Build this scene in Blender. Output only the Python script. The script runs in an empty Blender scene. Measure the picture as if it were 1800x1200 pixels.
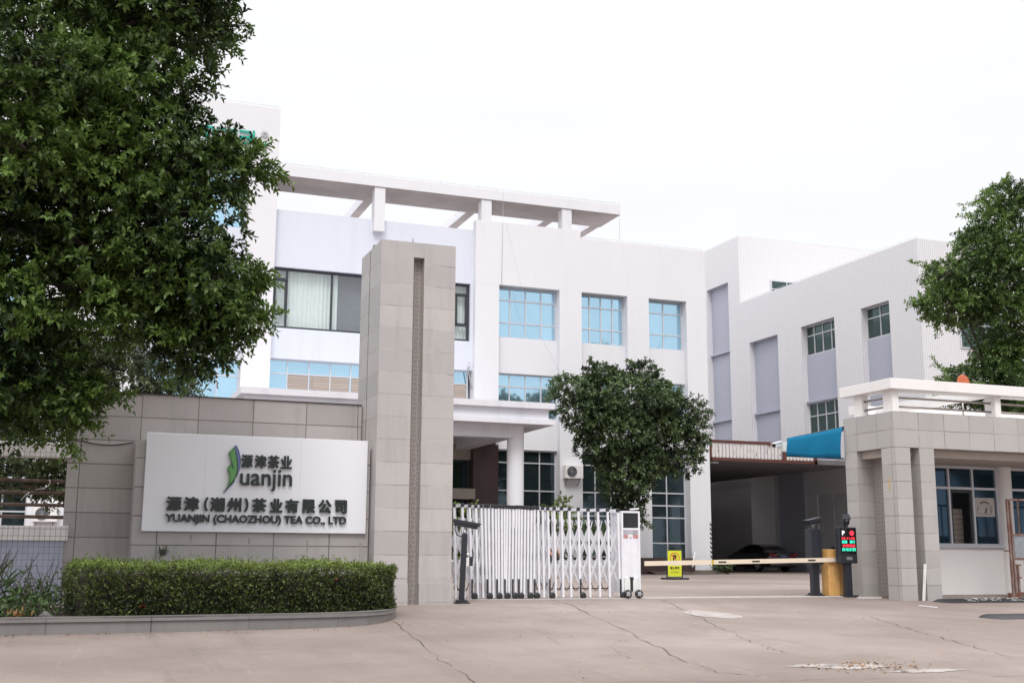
import bpy, bmesh, math, random
import numpy as np
from mathutils import Vector, Matrix

rnd = random.Random(7)
rng = np.random.default_rng(11)
SC = bpy.context.scene
COL = SC.collection
R = math.radians

# ------------------------------------------------------------ camera, world, sun, exposure
cam_d = bpy.data.cameras.new("camera")
cam = bpy.data.objects.new("camera", cam_d)
COL.objects.link(cam)
cam_d.sensor_width = 36.0
cam_d.lens = 2059.26 / 1800 * 36
cam_d.clip_start, cam_d.clip_end = 0.1, 3000
yaw, pitch, roll = R(20.7144), R(10.3843), R(0.2885)
Fv = Vector((math.sin(yaw) * math.cos(pitch), math.cos(yaw) * math.cos(pitch), math.sin(pitch)))
Rv = Vector((math.cos(yaw), -math.sin(yaw), 0))
Uv = Rv.cross(Fv)
R2 = Rv * math.cos(roll) + Uv * math.sin(roll)
U2 = Uv * math.cos(roll) - Rv * math.sin(roll)
cam.matrix_world = Matrix(((R2.x, U2.x, -Fv.x, 0), (R2.y, U2.y, -Fv.y, 0), (R2.z, U2.z, -Fv.z, 0.72), (0, 0, 0, 1)))
SC.camera = cam

SUN_EL, SUN_AZ = R(52), R(205)      # azimuth clockwise from +Y: behind the camera, to its left
world = bpy.data.worlds.new("World")
SC.world = world
world.use_nodes = True
wn, wl = world.node_tree.nodes, world.node_tree.links
wn.clear()
w_out = wn.new("ShaderNodeOutputWorld")
w_bg = wn.new("ShaderNodeBackground")
w_bg.inputs[1].default_value = 0.13
sky = wn.new("ShaderNodeTexSky")
sky.sky_type = 'NISHITA'
sky.sun_disc = False
sky.sun_elevation, sky.sun_rotation = SUN_EL, SUN_AZ
sky.dust_density = 4.0
w_tc = wn.new("ShaderNodeTexCoord")
w_sep = wn.new("ShaderNodeSeparateXYZ")
wl.new(w_tc.outputs["Generated"], w_sep.inputs[0])
w_ramp = wn.new("ShaderNodeValToRGB")          # overcast: brighter towards the zenith
cr = w_ramp.color_ramp
cr.elements[0].position, cr.elements[0].color = 0.0, (0.60, 0.60, 0.635, 1)
cr.elements[1].position, cr.elements[1].color = 1.0, (1.65, 1.65, 1.65, 1)
for ps, cl_ in ((0.12, (0.645, 0.645, 0.678)), (0.30, (0.675, 0.677, 0.70)), (0.46, (0.72, 0.72, 0.735)), (0.62, (1.25, 1.25, 1.25))):
    e = cr.elements.new(ps); e.color = (*cl_, 1)
wl.new(w_sep.outputs[2], w_ramp.inputs[0])
w_map = wn.new("ShaderNodeMapping")
w_map.inputs["Scale"].default_value = (1.5, 1.5, 7.0)
wl.new(w_tc.outputs["Generated"], w_map.inputs[0])
w_noise = wn.new("ShaderNodeTexNoise")
w_noise.inputs["Scale"].default_value = 1.6
w_noise.inputs["Detail"].default_value = 6
wl.new(w_map.outputs[0], w_noise.inputs["Vector"])
w_mr = wn.new("ShaderNodeMapRange")
w_mr.inputs["From Min"].default_value, w_mr.inputs["From Max"].default_value = 0.3, 0.7
w_mr.inputs["To Min"].default_value, w_mr.inputs["To Max"].default_value = 10.1, 11.2
wl.new(w_noise.outputs["Fac"], w_mr.inputs["Value"])
w_mul = wn.new("ShaderNodeVectorMath"); w_mul.operation = 'SCALE'
wl.new(w_ramp.outputs[0], w_mul.inputs[0]); wl.new(w_mr.outputs[0], w_mul.inputs["Scale"])
w_mix = wn.new("ShaderNodeMix"); w_mix.data_type = 'RGBA'
w_mix.inputs["Factor"].default_value = 0.93
wl.new(sky.outputs[0], w_mix.inputs["A"]); wl.new(w_mul.outputs[0], w_mix.inputs["B"])
wl.new(w_mix.outputs["Result"], w_bg.inputs[0]); wl.new(w_bg.outputs[0], w_out.inputs[0])

sun_d = bpy.data.lights.new("sun", 'SUN')
sun_d.energy, sun_d.angle, sun_d.color = 1.5, R(20), (1.0, 0.97, 0.93)
sun = bpy.data.objects.new("sun", sun_d)
COL.objects.link(sun)
sdir = Vector((math.sin(SUN_AZ) * math.cos(SUN_EL), math.cos(SUN_AZ) * math.cos(SUN_EL), math.sin(SUN_EL)))
sun.rotation_euler = sdir.to_track_quat('Z', 'Y').to_euler()
sun.location = (0, -20, 40)
SC.view_settings.view_transform = 'Standard'
SC.view_settings.look = 'None'
SC.view_settings.exposure = 0.15
SC.view_settings.gamma = 1.0
SC.view_settings.use_curve_mapping = False

# ------------------------------------------------------------ materials
class NT:
    def __init__(s, name):
        s.m = bpy.data.materials.new(name); s.m.use_nodes = True
        s.n, s.l = s.m.node_tree.nodes, s.m.node_tree.links
        s.n.clear()
        s.out = s.n.new("ShaderNodeOutputMaterial")
        s.p = s.n.new("ShaderNodeBsdfPrincipled")
        s.l.new(s.p.outputs[0], s.out.inputs[0])
    def node(s, t, **kw):
        n = s.n.new(t)
        for k, v in kw.items(): setattr(n, k, v)
        return n
    def link(s, a, b): s.l.new(a, b)
    def noise(s, vec, scale, detail=4, rough=.6, stretch=None):
        if stretch:
            mp = s.node("ShaderNodeMapping"); mp.inputs["Scale"].default_value = stretch
            s.link(vec, mp.inputs[0]); vec = mp.outputs[0]
        n = s.node("ShaderNodeTexNoise")
        n.inputs["Scale"].default_value = scale; n.inputs["Detail"].default_value = detail
        n.inputs["Roughness"].default_value = rough
        s.link(vec, n.inputs["Vector"]); return n.outputs["Fac"]
    def rng(s, v, a, b, c, d):
        n = s.node("ShaderNodeMapRange")
        for k, x in zip(("From Min", "From Max", "To Min", "To Max"), (a, b, c, d)): n.inputs[k].default_value = x
        s.link(v, n.inputs["Value"]); return n.outputs[0]
    def mix(s, fac, a, b, mode='MIX'):
        n = s.node("ShaderNodeMix", data_type='RGBA', blend_type=mode)
        for i, v in (("Factor", fac), ("A", a), ("B", b)):
            if isinstance(v, (int, float)): n.inputs[i].default_value = v
            elif isinstance(v, tuple): n.inputs[i].default_value = (*v, 1)
            else: s.link(v, n.inputs[i])
        return n.outputs["Result"]
    def bump(s, h, strength, dist=.01):
        b = s.node("ShaderNodeBump"); b.inputs["Strength"].default_value = strength; b.inputs["Distance"].default_value = dist
        s.link(h, b.inputs["Height"]); s.link(b.outputs[0], s.p.inputs["Normal"])

def plain(name, col, rough=.55, metal=0., var=.12, scale=6., spec=.5, streak=0., dirt=None, emit=None, bump=0., coat=0.):
    t = NT(name)
    g = t.node("ShaderNodeTexCoord").outputs["Object"]
    c = t.mix(t.rng(t.noise(g, scale), .3, .7, 0., 1.), tuple(x * (1 - var) for x in col), tuple(min(1, x * (1 + var * .6)) for x in col))
    if streak:
        f = t.rng(t.noise(g, 3., 5, .7, (1.6, 1.6, .12)), .5, .78, 0., streak)
        c = t.mix(f, c, dirt or tuple(x * .6 for x in col))
    t.link(c, t.p.inputs["Base Color"])
    t.link(t.rng(t.noise(g, scale * 3), .2, .8, max(0, rough - .08), min(1, rough + .08)), t.p.inputs["Roughness"])
    t.p.inputs["Metallic"].default_value = metal
    t.p.inputs["Specular IOR Level"].default_value = spec
    t.p.inputs["Coat Weight"].default_value = coat
    if bump: t.bump(t.noise(g, scale * 8), bump)
    if emit:
        t.p.inputs["Emission Color"].default_value = (*col, 1); t.p.inputs["Emission Strength"].default_value = emit
    return t.m

def tiled(name, col, joint, bw, rh, mortar, rough=.5, var=.06, speck=0., stain=0., stain_col=(.1, .09, .08), offset=0., jvar=.5, bump=.4, spec=.5, dens=1.):
    """cladding: brick pattern in metres on the UVs, broken joints, speckle and rain stains"""
    t = NT(name)
    tc = t.node("ShaderNodeTexCoord"); uv, ob = tc.outputs["UV"], tc.outputs["Object"]
    b = t.node("ShaderNodeTexBrick"); b.offset, b.offset_frequency, b.squash = offset, 2, 1.
    b.inputs["Scale"].default_value = 1.; b.inputs["Brick Width"].default_value = bw; b.inputs["Row Height"].default_value = rh
    b.inputs["Mortar Size"].default_value = mortar; b.inputs["Mortar Smooth"].default_value = .1; b.inputs["Bias"].default_value = 0
    b.inputs["Color1"].default_value = (*[x * (1 - var) for x in col], 1)
    b.inputs["Color2"].default_value = (*[x * (1 + var) for x in col], 1)
    b.inputs["Mortar"].default_value = (*joint, 1)
    t.link(uv, b.inputs["Vector"])
    c = b.outputs["Color"]
    # joints change tone along their length: dark grime here, pale lime there
    jm = t.mix(t.rng(t.noise(ob, 1.3, 5, .7), .42, .62, 0., jvar), c, tuple(min(.75, x * 2.6 + .12) for x in joint))
    c = t.mix(b.outputs["Fac"], c, jm)
    if speck:
        c = t.mix(t.rng(t.noise(ob, 140., 2, .8), .35, .65, 0., speck), c, tuple(x * .55 for x in col))
        c = t.mix(t.rng(t.noise(ob, 2.2, 5, .65), .4, .75, 0., speck * .8), c, tuple(x * .72 for x in col))
    if stain:
        c = t.mix(t.rng(t.noise(ob, 2.2, 6, .7, (1.8, 1.8, .22)), .5, .8, 0., stain), c, stain_col)
    t.link(c, t.p.inputs["Base Color"])
    t.p.inputs["Roughness"].default_value = rough; t.p.inputs["Specular IOR Level"].default_value = spec
    t.bump(t.rng(b.outputs["Fac"], 0, 1, 1, 0), bump, .004)
    return t.m

def paintwall(name, col, stain=.35, tint=(.62, .64, .72)):
    t = NT(name)
    ob = t.node("ShaderNodeTexCoord").outputs["Object"]
    c = t.mix(t.rng(t.noise(ob, .35, 5), .35, .7, 0., .5), col, tuple(x * .955 for x in col))
    c = t.mix(t.rng(t.noise(ob, 1.5, 6, .72, (1., 1., .1)), .52, .8, 0., stain), c, tint)
    c = t.mix(t.rng(t.noise(ob, 3.5, 6, .75), .6, .74, 0., stain * .7), c, tint)
    t.link(c, t.p.inputs["Base Color"]); t.p.inputs["Roughness"].default_value = .75
    t.p.inputs["Specular IOR Level"].default_value = .25
    t.bump(t.noise(ob, 9., 5), .12, .01)
    return t.m

def glassmat(name, col, metal=.85, rough=.05, dark=(.02, .03, .035)):
    """coated window glass: a tinted mirror over a dark room, very slightly wavy"""
    t = NT(name)
    ob = t.node("ShaderNodeTexCoord").outputs["Object"]
    gi = t.node("ShaderNodeNewGeometry").outputs["Random Per Island"]
    c = t.mix(t.rng(t.noise(ob, .5, 2), .3, .7, 0, .5), col, tuple(x * .86 for x in col))
    c = t.mix(t.rng(gi, 0, 1, 0, .4), c, tuple(x * .72 for x in col))          # pane by pane: blinds up or down behind
    c = t.mix(t.rng(t.noise(ob, 5., 6, .7, (1., 1., .3)), .5, .8, 0, .25), c, tuple(.5 * x + .15 for x in col))
    t.link(c, t.p.inputs["Base Color"])
    t.p.inputs["Metallic"].default_value = metal; t.p.inputs["Roughness"].default_value = rough
    t.bump(t.noise(ob, .8, 2), .05, .02)
    return t.m

def leafmat(name, c0, c1, rough=.38, trans=.22):
    t = NT(name)
    a = t.node("ShaderNodeAttribute", attribute_name="tint")
    r = t.node("ShaderNodeValToRGB")
    r.color_ramp.elements[0].color = (*c0, 1); r.color_ramp.elements[1].color = (*c1, 1)
    t.link(a.outputs["Fac"], r.inputs[0]); t.link(r.outputs[0], t.p.inputs["Base Color"])
    t.p.inputs["Roughness"].default_value = rough; t.p.inputs["Specular IOR Level"].default_value = .45
    tr = t.node("ShaderNodeBsdfTranslucent"); t.link(r.outputs[0], tr.inputs[0])
    mx = t.node("ShaderNodeMixShader"); mx.inputs[0].default_value = trans
    t.link(t.p.outputs[0], mx.inputs[1]); t.link(tr.outputs[0], mx.inputs[2]); t.link(mx.outputs[0], t.out.inputs[0])
    return t.m

def groundmat():
    t = NT("worn_concrete")
    ob = t.node("ShaderNodeTexCoord").outputs["Object"]
    c = t.mix(t.rng(t.noise(ob, .18, 5, .6), .35, .68, 0, 1), (.19, .144, .129), (.33, .27, .247))
    c = t.mix(t.rng(t.noise(ob, .9, 6, .7), .45, .75, 0, .75), c, (.165, .128, .115))
    c = t.mix(t.rng(t.noise(ob, 2.4, 6, .75, (3., .35, 1.)), .58, .76, 0, .3), c, (.47, .43, .41))     # scuffs along the drive
    c = t.mix(t.rng(t.noise(ob, 60., 3, .7), .4, .75, 0, .35), c, (.16, .135, .125))
    c = t.mix(t.rng(t.noise(ob, 14., 5, .8), .66, .72, 0, .55), c, (.13, .10, .09))                     # small dark chips
    c = t.mix(t.rng(t.noise(ob, 1.6, 6, .75, (2.2, .12, 1.)), .56, .72, 0, .45), c, (.13, .105, .095))            # tyre and drip tracks
    c = t.mix(t.rng(t.noise(ob, 220., 2, .8), .5, .8, 0, .5), c, (.52, .48, .45))                       # pale aggregate
    t.link(c, t.p.inputs["Base Color"]); t.p.inputs["Roughness"].default_value = .85
    t.p.inputs["Specular IOR Level"].default_value = .3
    t.bump(t.noise(ob, 25., 6, .7), .25, .01)
    return t.m

def hexmat():
    t = NT("hexagon_mosaic")
    tc = t.node("ShaderNodeTexCoord")
    v = t.node("ShaderNodeTexVoronoi", feature='DISTANCE_TO_EDGE'); v.inputs["Scale"].default_value = 13.; v.inputs["Randomness"].default_value = .45
    v.voronoi_dimensions = '2D'
    t.link(tc.outputs["UV"], v.inputs["Vector"])
    c = t.mix(t.rng(v.outputs["Distance"], .03, .09, 0, 1), (.42, .38, .36), (.27, .24, .23))
    t.link(c, t.p.inputs["Base Color"]); t.p.inputs["Roughness"].default_value = .6
    return t.m

def rustymat(name, paint, rust=(.13, .04, .022), amt=(.45, .6)):
    t = NT(name)
    ob = t.node("ShaderNodeTexCoord").outputs["Object"]
    c = t.mix(t.rng(t.noise(ob, 5., 6, .75, (1., 1., .35)), amt[0], amt[1], 0, 1), paint, rust)
    c = t.mix(t.rng(t.noise(ob, 40., 3), .4, .7, 0, .5), c, tuple(x * .5 for x in rust))
    t.link(c, t.p.inputs["Base Color"]); t.p.inputs["Roughness"].default_value = .7
    return t.m

def cleglass():
    t = NT("clear_pane")
    tr = t.node("ShaderNodeBsdfTransparent"); tr.inputs[0].default_value = (.92, .96, .95, 1)
    gl = t.node("ShaderNodeBsdfGlossy"); gl.inputs["Roughness"].default_value = .02
    mx = t.node("ShaderNodeMixShader"); mx.inputs[0].default_value = .16
    t.link(tr.outputs[0], mx.inputs[1]); t.link(gl.outputs[0], mx.inputs[2]); t.link(mx.outputs[0], t.out.inputs[0])
    return t.m

M = dict(
    ground=groundmat(),
    stone=tiled("grey_stone", (.53, .50, .495), (.26, .22, .20), 1.36, .364, .007, .5, .10, speck=.45, stain=.26, jvar=.8),
    stone_wall=tiled("grey_stone_wall", (.52, .485, .475), (.10, .075, .062), .865, .372, .008, .5, .11, speck=.45, stain=.32, jvar=.35),
    stone_block=tiled("grey_stone_block", (.49, .46, .45), (.09, .07, .06), .87, .43, .009, .5, .06, speck=.35, stain=.2, jvar=.7),
    stone_house=tiled("grey_stone_house", (.45, .43, .42), (.15, .13, .12), .60, .336, .007, .5, .08, speck=.3, stain=.14, jvar=.85),
    stone_pier=tiled("grey_stone_pier", (.45, .43, .42), (.17, .15, .14), .9, .318, .007, .5, .08, speck=.3, stain=.14, jvar=.85),
    kerb=tiled("kerb_stone", (.21, .20, .195), (.07, .06, .055), 1.15, 5., .01, .6, .1, speck=.4, stain=.35),
    hexa=hexmat(),
    white=paintwall("white_wall_paint", (.715, .712, .745), .36, (.58, .585, .63)),
    bluewhite=paintwall("pale_blue_wall_paint", (.655, .68, .76), .5, (.53, .56, .64)),
    streaky=paintwall("streaky_white_paint", (.69, .69, .74), .65, (.47, .47, .52)),
    offwhite=paintwall("gatehouse_white_paint", (.80, .785, .78), .35, (.60, .55, .50)),
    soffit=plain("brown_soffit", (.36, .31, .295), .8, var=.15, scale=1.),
    tile=tiled("white_wall_tile", (.725, .715, .735), (.45, .44, .48), .105, .105, .008, .35, .015, jvar=.0, bump=.0),
    tile_grey=tiled("grey_wall_tile", (.43, .445, .53), (.27, .28, .35), .105, .105, .008, .35, .02, jvar=.0, bump=.0),
    tile_big=tiled("white_fence_tile", (.86, .83, .82), (.24, .18, .155), .0735, .107, .003, .35, .06, stain=.3, stain_col=(.35, .27, .2), jvar=.2),
    tile_blue=tiled("blue_fence_tile", (.46, .49, .61), (.20, .18, .18), .0735, .095, .003, .35, .06, stain=.2, jvar=.2),
    tile_dark=tiled("dark_red_stone", (.060, .032, .030), (.03, .02, .02), .6, .6, .006, .35, .1),
    glass=glassmat("blue_coated_glass", (.48, .74, .90)),
    glass_dark=glassmat("dark_reflection_glass", (.058, .085, .10), .75, .04),  # same coated glass, dark mirrored trees and dark rooms put into its colour
    glass_green=glassmat("green_tinted_glass", (.075, .115, .11), .75, .08),
    glass_house=glassmat("gatehouse_glass", (.030, .065, .105), .65, .06),
    clear=cleglass(),
    alu=plain("pale_aluminium", (.60, .61, .65), .4, .3, var=.05),
    alu_dark=plain("dark_window_frame", (.045, .05, .06), .4, .3),
    curtain=plain("pale_curtain", (.74, .79, .79), .9, var=.04),
    blind=tiled("beige_blind", (.38, .32, .28), (.24, .20, .17), 3., .11, .012, .8, .06, jvar=.1),
    room=plain("dim_room", (.16, .17, .20), .9),
    panel=plain("white_sign_panel", (.88, .88, .94), .75, var=.0, scale=2., spec=.15),
    black=plain("black_letters", (.014, .022, .022), .35),
    green=plain("logo_green", (.12, .34, .10), .4, var=.05), blue=plain("logo_blue", (.16, .19, .46), .4, var=.05),
    teal=plain("teal_letters", (.0, .36, .27), .4, var=.08),
    gate=plain("white_gate_metal", (.82, .82, .87), .35, .1, var=.05, streak=.15, dirt=(.42, .38, .34)),
    gatebar=plain("grey_gate_metal", (.72, .72, .76), .4, .3, var=.1),
    rubber=plain("black_plastic", (.025, .025, .028), .5), hub=plain("wheel_hub", (.5, .5, .52), .35, .5),
    darkmetal=plain("charcoal_metal", (.028, .032, .042), .4, .2, var=.1),
    screen=plain("black_screen", (.008, .008, .01), .12), darkpane=plain("display_pane", (.03, .03, .035), .08, .3),
    red=plain("red_label", (.60, .05, .06), .5), whitepl=plain("white_plastic", (.75, .75, .74), .45),
    led_red=plain("red_led", (1., .03, .06), .5, var=0., emit=1.0), led_teal=plain("teal_led", (.05, .80, .55), .5, var=0., emit=.75),
    led_white=plain("white_led", (.9, .9, .9), .5, var=0., emit=.75),
    yellow=plain("barrier_yellow", (.62, .35, .12), .5, var=.12, streak=.3, dirt=(.30, .2, .12)), cream=plain("cream_boom_paint", (.76, .65, .52), .4, var=.05),
    lime=plain("yellow_sign_face", (.62, .66, .03), .45, var=.04), ochre=plain("ochre_tape", (.60, .40, .06), .5),
    rust=rustymat("rusty_steel", (.30, .25, .22), amt=(.35, .6)), brownsteel=plain("brown_steel", (.105, .034, .026), .6, var=.3),
    slat=rustymat("white_slat_paint", (.74, .71, .69), (.20, .045, .025), (.57, .63)), pipe=rustymat("rusty_pipe", (.24, .17, .14), (.10, .05, .035), (.4, .65)),
    tarp=plain("blue_tarp", (.004, .155, .30), .7, var=.12, scale=2., spec=.15), orange=plain("orange_disc", (.50, .12, .05), .5),
    steel=plain("stainless_pipe", (.36, .32, .30), .3, .8), galv=plain("galvanised_sheet", (.30, .33, .36), .5, .4, var=.3, scale=18.),
    carpaint=plain("car_paint", (.085, .085, .09), .25, .5, var=.05, coat=1.), chrome=plain("chrome", (.6, .6, .6), .15, 1.),
    taillight=plain("tail_lamp", (.40, .01, .015), .15, coat=1.), plate=plain("blue_plate", (.03, .10, .42), .4),
    bark=plain("bark", (.075, .06, .05), .9, var=.4, scale=12., bump=.8), soil=plain("bare_soil", (.10, .075, .06), .95, var=.4, scale=8., bump=.6),
    rock=plain("grey_rock", (.22, .21, .20), .9, var=.3, scale=9., bump=.6),
    skin=plain("skin", (.52, .27, .18), .5, var=.05), hair=plain("black_hair", (.012, .01, .01), .5), shirt=plain("maroon_cloth", (.10, .012, .025), .8),
    trousers=plain("dark_cloth", (.03, .026, .03), .85), terracotta=plain("terracotta", (.33, .11, .055), .75),
    paper=plain("faded_paper", (.46, .44, .42), .7, var=.08, scale=10.), sketch=plain("brown_print", (.20, .12, .09), .7),
    door=plain("grey_steel_door", (.55, .56, .59), .5, var=.08, streak=.2), wire=plain("dark_cable", (.03, .03, .03), .6),
    crack=plain("dark_crack", (.075, .06, .055), .95, var=.4, scale=30.), patch=plain("pale_cement_patch", (.37, .33, .315), .9, var=.2, scale=5.),
    rail=plain("pale_gate_rail", (.56, .52, .50), .6, var=.2), dry=plain("dry_leaf", (.30, .17, .07), .8, var=.3), flower=plain("red_flower", (.32, .02, .02), .5),
    darkslab=plain("dark_mottled_slab", (.16, .15, .15), .85, var=.3, scale=1.),  # dark, unevenly toned slab over the driveway
    beige=plain("beige_paint", (.42, .37, .33), .7, var=.1),
    leaf_big=leafmat("ficus_leaf", (.010, .024, .008), (.145, .235, .05), .4, .28), leaf_round=leafmat("broad_leaf", (.018, .036, .016), (.13, .19, .075), .36, .2),
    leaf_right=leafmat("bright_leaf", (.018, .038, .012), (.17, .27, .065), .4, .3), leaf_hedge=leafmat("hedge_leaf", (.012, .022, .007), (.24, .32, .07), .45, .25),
    leaf_weed=leafmat("weed_leaf", (.03, .06, .02), (.12, .19, .06), .5, .3),
    leaf_back=leafmat("olive_leaf", (.025, .040, .016), (.12, .15, .06)),
)

# ------------------------------------------------------------ mesh helpers
class MB:
    """collects shapes in world metres and links them as ONE mesh object"""
    def __init__(s):
        s.v, s.f, s.uv, s.sm, s.mi = [], [], [], [], []
        s.off = (0., 0.); s.k = 0
    def face(s, pts, smooth=False):
        i = len(s.v); s.v += [tuple(p) for p in pts]
        s.f.append(list(range(i, i + len(pts)))); s.sm.append(smooth); s.mi.append(s.k)
        a, b, c = Vector(pts[0]), Vector(pts[1]), Vector(pts[2])
        n = (b - a).cross(c - a)
        ax = max(range(3), key=lambda q: abs(n[q]))
        for p in pts:
            u = (p[1], p[2]) if ax == 0 else (p[0], p[2]) if ax == 1 else (p[0], p[1])
            s.uv.append((u[0] + s.off[0], u[1] + s.off[1]))
        return s
    def box(s, x0, y0, z0, x1, y1, z1, bev=0.):
        x0, x1 = min(x0, x1), max(x0, x1); y0, y1 = min(y0, y1), max(y0, y1); z0, z1 = min(z0, z1), max(z0, z1)
        if bev:
            bm = bmesh.new()
            bmesh.ops.create_cube(bm, size=1, matrix=Matrix.Translation(((x0 + x1) / 2, (y0 + y1) / 2, (z0 + z1) / 2)) @ Matrix.Diagonal((x1 - x0, y1 - y0, z1 - z0, 1)))
            bmesh.ops.bevel(bm, geom=bm.edges[:], offset=bev, segments=2, profile=.5, affect='EDGES')
            for f in bm.faces: s.face([v.co[:] for v in f.verts])
            bm.free(); return s
        A = [(x0, y0, z0), (x1, y0, z0), (x1, y1, z0), (x0, y1, z0), (x0, y0, z1), (x1, y0, z1), (x1, y1, z1), (x0, y1, z1)]
        for q in ((0, 3, 2, 1), (4, 5, 6, 7), (0, 1, 5, 4), (1, 2, 6, 5), (2, 3, 7, 6), (3, 0, 4, 7)): s.face([A[i] for i in q])
        return s
    def bar(s, a, b, w, h=None, up=(0, 0, 1)):
        a, b = Vector(a), Vector(b); d = (b - a).normalized(); h = h or w
        u = Vector(up)
        if abs(d.dot(u)) > .98: u = Vector((0, 1, 0))
        r = d.cross(u).normalized() * w / 2; t = r.cross(d).normalized() * h / 2
        P = [a - r - t, a + r - t, a + r + t, a - r + t, b - r - t, b + r - t, b + r + t, b - r + t]
        for q in ((0, 1, 2, 3), (7, 6, 5, 4), (0, 4, 5, 1), (1, 5, 6, 2), (2, 6, 7, 3), (3, 7, 4, 0)): s.face([P[i] for i in q])
        return s
    def tube(s, pts, r, n=10, cap=True):
        pts = [Vector(p) for p in pts]; rs = r if isinstance(r, (list, tuple)) else [r] * len(pts)
        rings = []; up = None
        for i, p in enumerate(pts):
            d = (pts[min(i + 1, len(pts) - 1)] - pts[max(i - 1, 0)]).normalized()
            if up is None: up = Vector((1, 0, 0)) if abs(d.x) < .8 else Vector((0, 1, 0))
            x = d.cross(up).normalized(); up = x.cross(d).normalized()
            rings.append([p + (x * math.cos(2 * math.pi * k / n) + up * math.sin(2 * math.pi * k / n)) * rs[i] for k in range(n)])
        for a, b in zip(rings, rings[1:]):
            for k in range(n): s.face([a[k], b[k], b[(k + 1) % n], a[(k + 1) % n]][::-1], True)
        if cap: s.face(rings[0]); s.face(rings[-1][::-1])
        return s
    def lathe(s, prof, c, axis='Z', n=24):
        """prof: (radius, height) pairs turned about an axis through c"""
        def P(r, h, k):
            a = 2 * math.pi * k / n; x, y = r * math.cos(a), r * math.sin(a)
            o = (x, y, h) if axis == 'Z' else (x, h, y) if axis == 'Y' else (h, x, y)
            return (c[0] + o[0], c[1] + o[1], c[2] + o[2])
        for (r0, h0), (r1, h1) in zip(prof, prof[1:]):
            for k in range(n):
                q = [P(r0, h0, k), P(r0, h0, k + 1), P(r1, h1, k + 1), P(r1, h1, k)]
                if r0 < 1e-6: q = q[1:]
                elif r1 < 1e-6: q = q[:3]
                s.face(q, True)
        return s
    def prism(s, poly, y0, y1):
        """polygon of (x, z) points extruded from y0 (front) to y1"""
        n = len(poly)
        s.face([(x, y0, z) for x, z in poly]); s.face([(x, y1, z) for x, z in poly][::-1])
        for i in range(n):
            a, b = poly[i], poly[(i + 1) % n]
            s.face([(a[0], y0, a[1]), (a[0], y1, a[1]), (b[0], y1, b[1]), (b[0], y0, b[1])])
        return s
    def poly_z(s, poly, z0, z1):
        """polygon of (x, y) points extruded upwards"""
        n = len(poly)
        s.face([(x, y, z1) for x, y in poly]); s.face([(x, y, z0) for x, y in poly][::-1])
        for i in range(n):
            a, b = poly[i], poly[(i + 1) % n]
            s.face([(*a, z0), (*b, z0), (*b, z1), (*a, z1)])
        return s
    def build(s, name, mats, parent=None, weld=True):
        mats = mats if isinstance(mats, (list, tuple)) else [mats]
        o_ = Vector(parent_loc(parent))
        me = bpy.data.meshes.new(name)
        me.from_pydata([(v[0] - o_.x, v[1] - o_.y, v[2] - o_.z) for v in s.v], [], s.f)
        u = me.uv_layers.new(name="UVMap")
        u.data.foreach_set("uv", np.array(s.uv, dtype=np.float32).ravel())
        me.polygons.foreach_set("use_smooth", s.sm); me.polygons.foreach_set("material_index", s.mi)
        if weld:
            bm = bmesh.new(); bm.from_mesh(me); bmesh.ops.remove_doubles(bm, verts=bm.verts, dist=1e-5)
            bmesh.ops.recalc_face_normals(bm, faces=bm.faces); bm.to_mesh(me); bm.free()
        for m in mats: me.materials.append(m)
        o = bpy.data.objects.new(name, me); COL.objects.link(o)
        if parent: o.parent = parent
        return o

def build_each(mb, name, mat, parent):
    """every connected piece becomes an object of its own"""
    idx = {}; root = []
    def find(a):
        while root[a] != a: root[a] = root[root[a]]; a = root[a]
        return a
    for f in mb.f:
        ks = [tuple(round(c, 4) for c in mb.v[i]) for i in f]
        for q in ks:
            if q not in idx: idx[q] = len(root); root.append(len(root))
        for q in ks[1:]: root[find(idx[ks[0]])] = find(idx[q])
    parts = {}
    for f, sm in zip(mb.f, mb.sm):
        parts.setdefault(find(idx[tuple(round(c, 4) for c in mb.v[f[0]])]), []).append((f, sm))
    out = []
    for fs in parts.values():
        n = MB()
        for f, sm in fs:
            k = len(n.v); n.v += [mb.v[i] for i in f]; n.uv += [mb.uv[i] for i in f]; n.f.append(list(range(k, k + len(f)))); n.sm.append(sm); n.mi.append(0)
        out.append(n.build(name, mat, parent))
    return out

def parent_loc(p):
    v = Vector((0, 0, 0))
    while p: v += p.location; p = p.parent
    return v

def tag(o, label=None, cat=None, group=None, kind=None):
    for k, v in (('label', label), ('category', cat), ('group', group), ('kind', kind)):
        if v: o[k] = v
    return o

def thing(name, label, cat, loc=(0, 0, 0), group=None):
    o = bpy.data.objects.new(name, None); o.empty_display_size = .2
    COL.objects.link(o); o.location = loc
    return tag(o, label, cat, group)

def copy_thing(o, loc, label):
    c = o.copy(); COL.objects.link(c); c.location = loc; c['label'] = label
    for ch in o.children:
        d = ch.copy(); COL.objects.link(d); d.parent = c
        for g in ch.children:
            h = g.copy(); COL.objects.link(h); h.parent = d
    return c

def text_geo(s, bold=0., res=3):
    cu = bpy.data.curves.new("lettering", 'FONT'); cu.body = s; cu.size = 1.; cu.offset = bold; cu.resolution_u = res; cu.fill_mode = 'FRONT'
    o = bpy.data.objects.new("lettering", cu); COL.objects.link(o)
    dg = bpy.context.evaluated_depsgraph_get(); dg.update()
    me = bpy.data.meshes.new_from_object(o.evaluated_get(dg))
    V = [tuple(v.co) for v in me.vertices]; Fc = [list(p.vertices) for p in me.polygons]
    bpy.data.objects.remove(o); bpy.data.curves.remove(cu); bpy.data.meshes.remove(me)
    return V, Fc

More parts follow.
